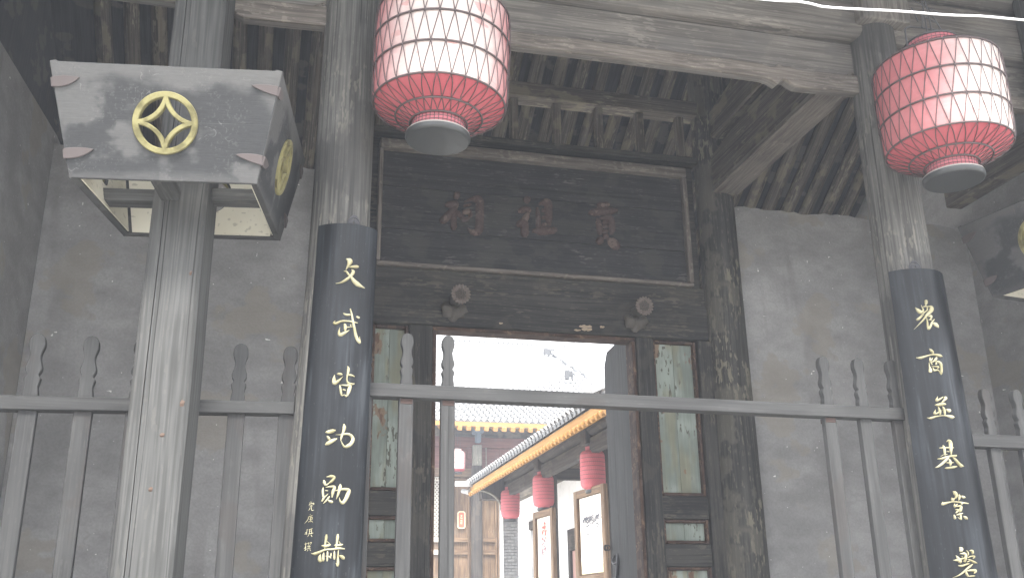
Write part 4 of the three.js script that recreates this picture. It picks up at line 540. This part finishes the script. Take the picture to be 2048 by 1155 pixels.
{ // side wing on the right of the courtyard
  const w = thing('side_wing', 'white-walled courtyard wing with yellow eave board and tiled roof receding behind the open door', 'wing', [5.8, 0.6, -12]);
  const X = 6.3, zs = [-7.0, -14.75, -15.3, -17.83, -18.5, -20.6];
  const wl = (z0, z1, y0, y1) => bx(X, X + 0.25, y0, y1, z0, z1, M.white, 'y', 0);
  part('white_wall', [wl(-14.75, -6.0, 0.6, 4.5), wl(-15.3, -14.75, 3.44, 4.5), wl(-17.83, -15.3, 0.6, 4.5), wl(-18.5, -17.83, 3.9, 4.5), wl(-20.9, -18.5, 0.6, 4.5)], M.white, w);
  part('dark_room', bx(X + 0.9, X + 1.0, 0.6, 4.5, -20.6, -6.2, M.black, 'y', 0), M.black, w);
  const d1 = part('doorway', [bx(X - 0.05, X + 0.2, 0.6, 3.9, -18.0, -17.835, M.wingwood, 'y', 0.01), bx(X - 0.05, X + 0.2, 3.7, 3.9, -18.495, -18.0, M.wingwood, 'z', 0.01), bx(X + 0.08, X + 0.12, 0.6, 3.7, -18.3, -18.0, M.stonewood, 'y', 0.01)], M.wingwood, w);
  part('white_hood', bx(X - 0.12, X - 0.001, 3.92, 4.1, -18.7, -17.75, M.white, 'z', 0.04), M.white, d1);
  const d2 = part('doorway', [bx(X - 0.06, X + 0.2, 3.0, 3.43, -15.3, -14.76, M.wingwood, 'z', 0.01), bx(X - 0.06, X + 0.15, 0.6, 2.998, -15.3, -15.14, M.wingwood, 'y', 0.01)], M.wingwood, w);
  part('rose_door', bx(X - 0.01, X + 0.05, 0.6, 2.99, -15.12, -14.77, M.rose, 'y', 0.006), M.rose, d2);
  part('wall_plate', bx(X - 0.14, X + 0.2, 4.5, 4.76, -20.9, -6.0, M.rafter, 'z', 0.02), M.rafter, w);
  part('upper_infill', bx(X, X + 0.2, 4.762, 5.7, -20.9, -6.0, M.wingwood, 'z', 0), M.wingwood, w);
  part('eave_beam', [bar([5.2, 4.62, -6.0], [5.2, 4.62, -17.0], 0.13, 0.13, M.wingwood, 14), bx(5.13, 5.27, 4.2, 4.46, -17, -6, M.wingwood, 'z', 0.02)], M.wingwood, w);
  for (const z of [-10.42, -13.4]) { part('pillar', bar([5.36, 0.6, z], [5.36, 4.5, z], 0.13, 0.12, M.wingwood, 16), M.wingwood, w); part('cross_beam', bx(5.3, X, 4.2, 4.42, z - 0.08, z + 0.08, M.wingwood, 'x', 0.015), M.wingwood, w); part('hanging_bracket', bx(5.06, 5.34, 4.36, 4.6, z - 0.15, z + 0.15, M.wingwood, 'y', 0.02), M.wingwood, w); }
  const sl = 0.57, ey = 4.5, yr = (x) => ey + (x - 4.5) * sl;
  for (let z = -6.3; z > -16.9; z -= 0.205) part('eave_rafter', bar([4.44, yr(4.44) - 0.16, z], [6.3, yr(6.3) - 0.16, z], 0.046, 0.046, M.yellow, 8), M.yellow, w);
  part('eave_board', bx(4.49, 4.53, 4.36, 4.5, -16.95, -6.1, M.yellow, 'z', 0.006), M.yellow, w);
  part('roof_boards', beamTo([4.5, ey - 0.02, -11.5], [8.0, yr(8) - 0.02, -11.5], 11.0, 0.06, M.wingwood), M.wingwood, w);
  const up = V(-sl, 1, 0).normalize(); for (let z = -6.2; z > -17.0; z -= 0.21) { part('tile_row', tileRow([4.42, ey + 0.05, z], [8, yr(8) + 0.05, z], 0.08, 0.07, 14, up, M.tile), M.tile, w); part('drip_tile', ext(poly([[-0.07, 0.02], [0.07, 0.02], [0.03, 0.1], [-0.03, 0.1]]), 0.016, 0.002, M.tiledark).rotateY(-Math.PI / 2).translate(4.44, ey - 0.02, z + 0.1), M.tiledark, w); }
  part('roof_bed', beamTo([4.46, ey + 0.045, -11.55], [8, yr(8) + 0.045, -11.55], 10.9, 0.05, M.tile), M.tile, w);
  part('roof_ridge', bx(7.9, 8.15, yr(8), yr(8) + 0.2, -17.0, -6.1, M.tile, 'z', 0.03), M.tile, w);
  part('corner_tile', [beamTo([4.42, 4.52, -16.6], [4.3, 4.62, -17.35], 0.16, 0.12, M.tile), bar([4.46, 4.36, -16.8], [4.4, 4.45, -17.3], 0.06, 0.05, M.yellow, 8)], M.tile, w);
  const ng = part('near_gable_board', beamTo([4.3, 4.4, -6.9], [5.6, 5.1, -6.5], 0.08, 0.16, M.wingwood), M.wingwood, w); part('gable_tile', [beamTo([4.02, 4.42, -7.05], [4.7, 4.72, -6.9], 0.16, 0.07, M.tile), bar([4.12, 4.3, -7.0], [4.16, 4.44, -7.0], 0.03, 0.02, M.tile, 6), bar([4.22, 4.3, -7.0], [4.2, 4.5, -7.0], 0.03, 0.02, M.tile, 6)], M.tile, ng);
  // brick pier at the far corner, with the curved eave bracket
  const pier = part('brick_pier', bx(5.06, 5.37, 0.6, 4.2, -16.5, -16.1, M.brick, 'y', 0), M.brick, w);
  for (let r = 0; r < 38; r++) { const y = 1.6 + r * 0.066, o = r % 2 ? 0.08 : 0; for (const [a, b] of r % 2 ? [[5.05, 5.13], [5.135, 5.29], [5.295, 5.38]] : [[5.05, 5.21], [5.215, 5.38]]) part('brick', uvm(new RoundedBoxGeometry(b - a, 0.058, 0.05, 1, 0.005).translate((a + b) / 2, y, -16.085 + rr(-0.005, 0.006)), M.brick, 'x'), M.brick, pier); }
  part('white_edge', bx(5.015, 5.045, 0.6, 4.05, -16.2, -16.04, M.white, 'y', 0.006), M.white, pier);
  const arc = []; for (let i = 0; i <= 12; i++) { const a = i / 12 * Math.PI / 2; arc.push([4.52 + 0.5 * Math.sin(a), 4.0 + 0.42 * Math.cos(a) - 0.1, -16.1]); } part('curved_bracket', tube(arc, 0.028, 30, 8), M.stonewood, w);
  part('bracket_infill', bx(4.6, 5.1, 4.15, 4.6, -16.5, -16.2, M.wingwood, 'y', 0.01), M.wingwood, w);
}
// picture boards on the wing pillars: printed scrolls are flat
function scroll(kind) {
  const cw = 128, ch = 320, cv = document.createElement('canvas'); cv.width = cw; cv.height = ch; const c = cv.getContext('2d'); c.fillStyle = '#efe9dc'; c.fillRect(0, 0, cw, ch); seed = kind * 991 + 5;
  if (kind === 1) { c.fillStyle = '#c9ced0'; for (let i = 0; i < 40; i++) { c.globalAlpha = 0.1; c.fillRect(rnd() * 80, rnd() * 70, 20 + rnd() * 60, 4 + rnd() * 14); } c.globalAlpha = 1; c.strokeStyle = '#33333a'; for (let i = 0; i < 260; i++) { c.globalAlpha = 0.3 + 0.6 * rnd(); c.lineWidth = 1 + 3 * rnd(); c.beginPath(); const x = 18 + rnd() * 96, y = 84 + rnd() * rnd() * 84; c.moveTo(x, y); c.quadraticCurveTo(x + rr(-14, 14), y + rr(-8, 8), x + rr(-14, 14), y + rr(-8, 12)); c.stroke(); } }
  else { for (let i = 0; i < 120; i++) { c.globalAlpha = 0.35 + 0.5 * rnd(); c.fillStyle = i < 70 ? '#c0392f' : '#6a4f52'; const y = i < 70 ? 20 + rnd() * 84 : 96 + rnd() * 90; c.fillRect(34 + rnd() * 46, y, 3 + rnd() * 16, 3 + rnd() * 12); } }
  c.globalAlpha = 1; c.fillStyle = '#d9cfa8'; c.fillRect(0, ch - 34, cw, 34); c.strokeStyle = '#4a4640'; c.lineWidth = 2; c.beginPath(); c.moveTo(10, ch - 44); c.quadraticCurveTo(64, ch - 30, 118, ch - 44); c.stroke(); c.beginPath(); c.moveTo(64, ch - 54); c.lineTo(64, ch - 26); c.stroke();
  const t = new THREE.CanvasTexture(cv); t.colorSpace = THREE.SRGBColorSpace; const m = new THREE.MeshStandardMaterial({ map: t, roughness: 0.9 }); m.name = kind === 1 ? 'ink_scroll_print' : 'red_scroll_print'; m.userData.size = [1, 1]; return m;
}
function pictureBoard(label, zc, half, yTop, m, turn) {
  const t = thing('picture_board', label, 'picture board', [5.16, 0.6, zc], 'framed scroll boards on the wing pillars'); t.rotation.y = turn; const L = (g) => { g.translate(5.16, 0.6, zc); return g; };
  const T = yTop - 0.6, b = (z0, z1, y0, y1, x0, x1, mm, gr) => L(bx(x0, x1, y0, y1, z0, z1, mm, gr, 0.008));
  part('back_board', b(-half, half, 0, T, 0, 0.03, M.brown, 'y'), M.brown, t);
  part('frame', [b(-half, -half + 0.12, 0, T, -0.05, -0.001, M.brown, 'y'), b(half - 0.12, half, 0, T, -0.05, -0.001, M.brown, 'y'), b(-half + 0.121, half - 0.121, T - 0.12, T, -0.048, -0.001, M.brown, 'z'), b(-half + 0.121, half - 0.121, T - 1.5, T - 1.36, -0.048, -0.001, M.brown, 'z'), b(-half + 0.121, half - 0.121, T - 1.8, T - 1.72, -0.048, -0.001, M.brown, 'z')], M.brown, t);
  const pw2 = 2 * half - 0.36, ph = 1.2; const g = new THREE.BoxGeometry(pw2, ph, 0.012); g.rotateY(-Math.PI / 2); part('scroll_picture', L(g.translate(-0.008, T - 0.735, 0)), m, t);
  const beads = []; for (let i = 0; i < 5; i++) beads.push(new THREE.TorusGeometry(0.05, 0.018, 6, 12).rotateY(Math.PI / 2).translate(-0.02, T - 1.6, -half + 0.2 + i * (2 * half - 0.4) / 4)); part('carved_openwork', L(list(beads)), M.pale, t);
}
pictureBoard('brown framed board with a black ink scroll below the nearest red lantern', -10.42, 0.6, 3.66, scroll(1), 0.1);
pictureBoard('brown framed board with a red and white scroll below the middle red lantern', -13.2, 0.5, 3.6, scroll(2), 0.1);

renderer.render(scene, camera);
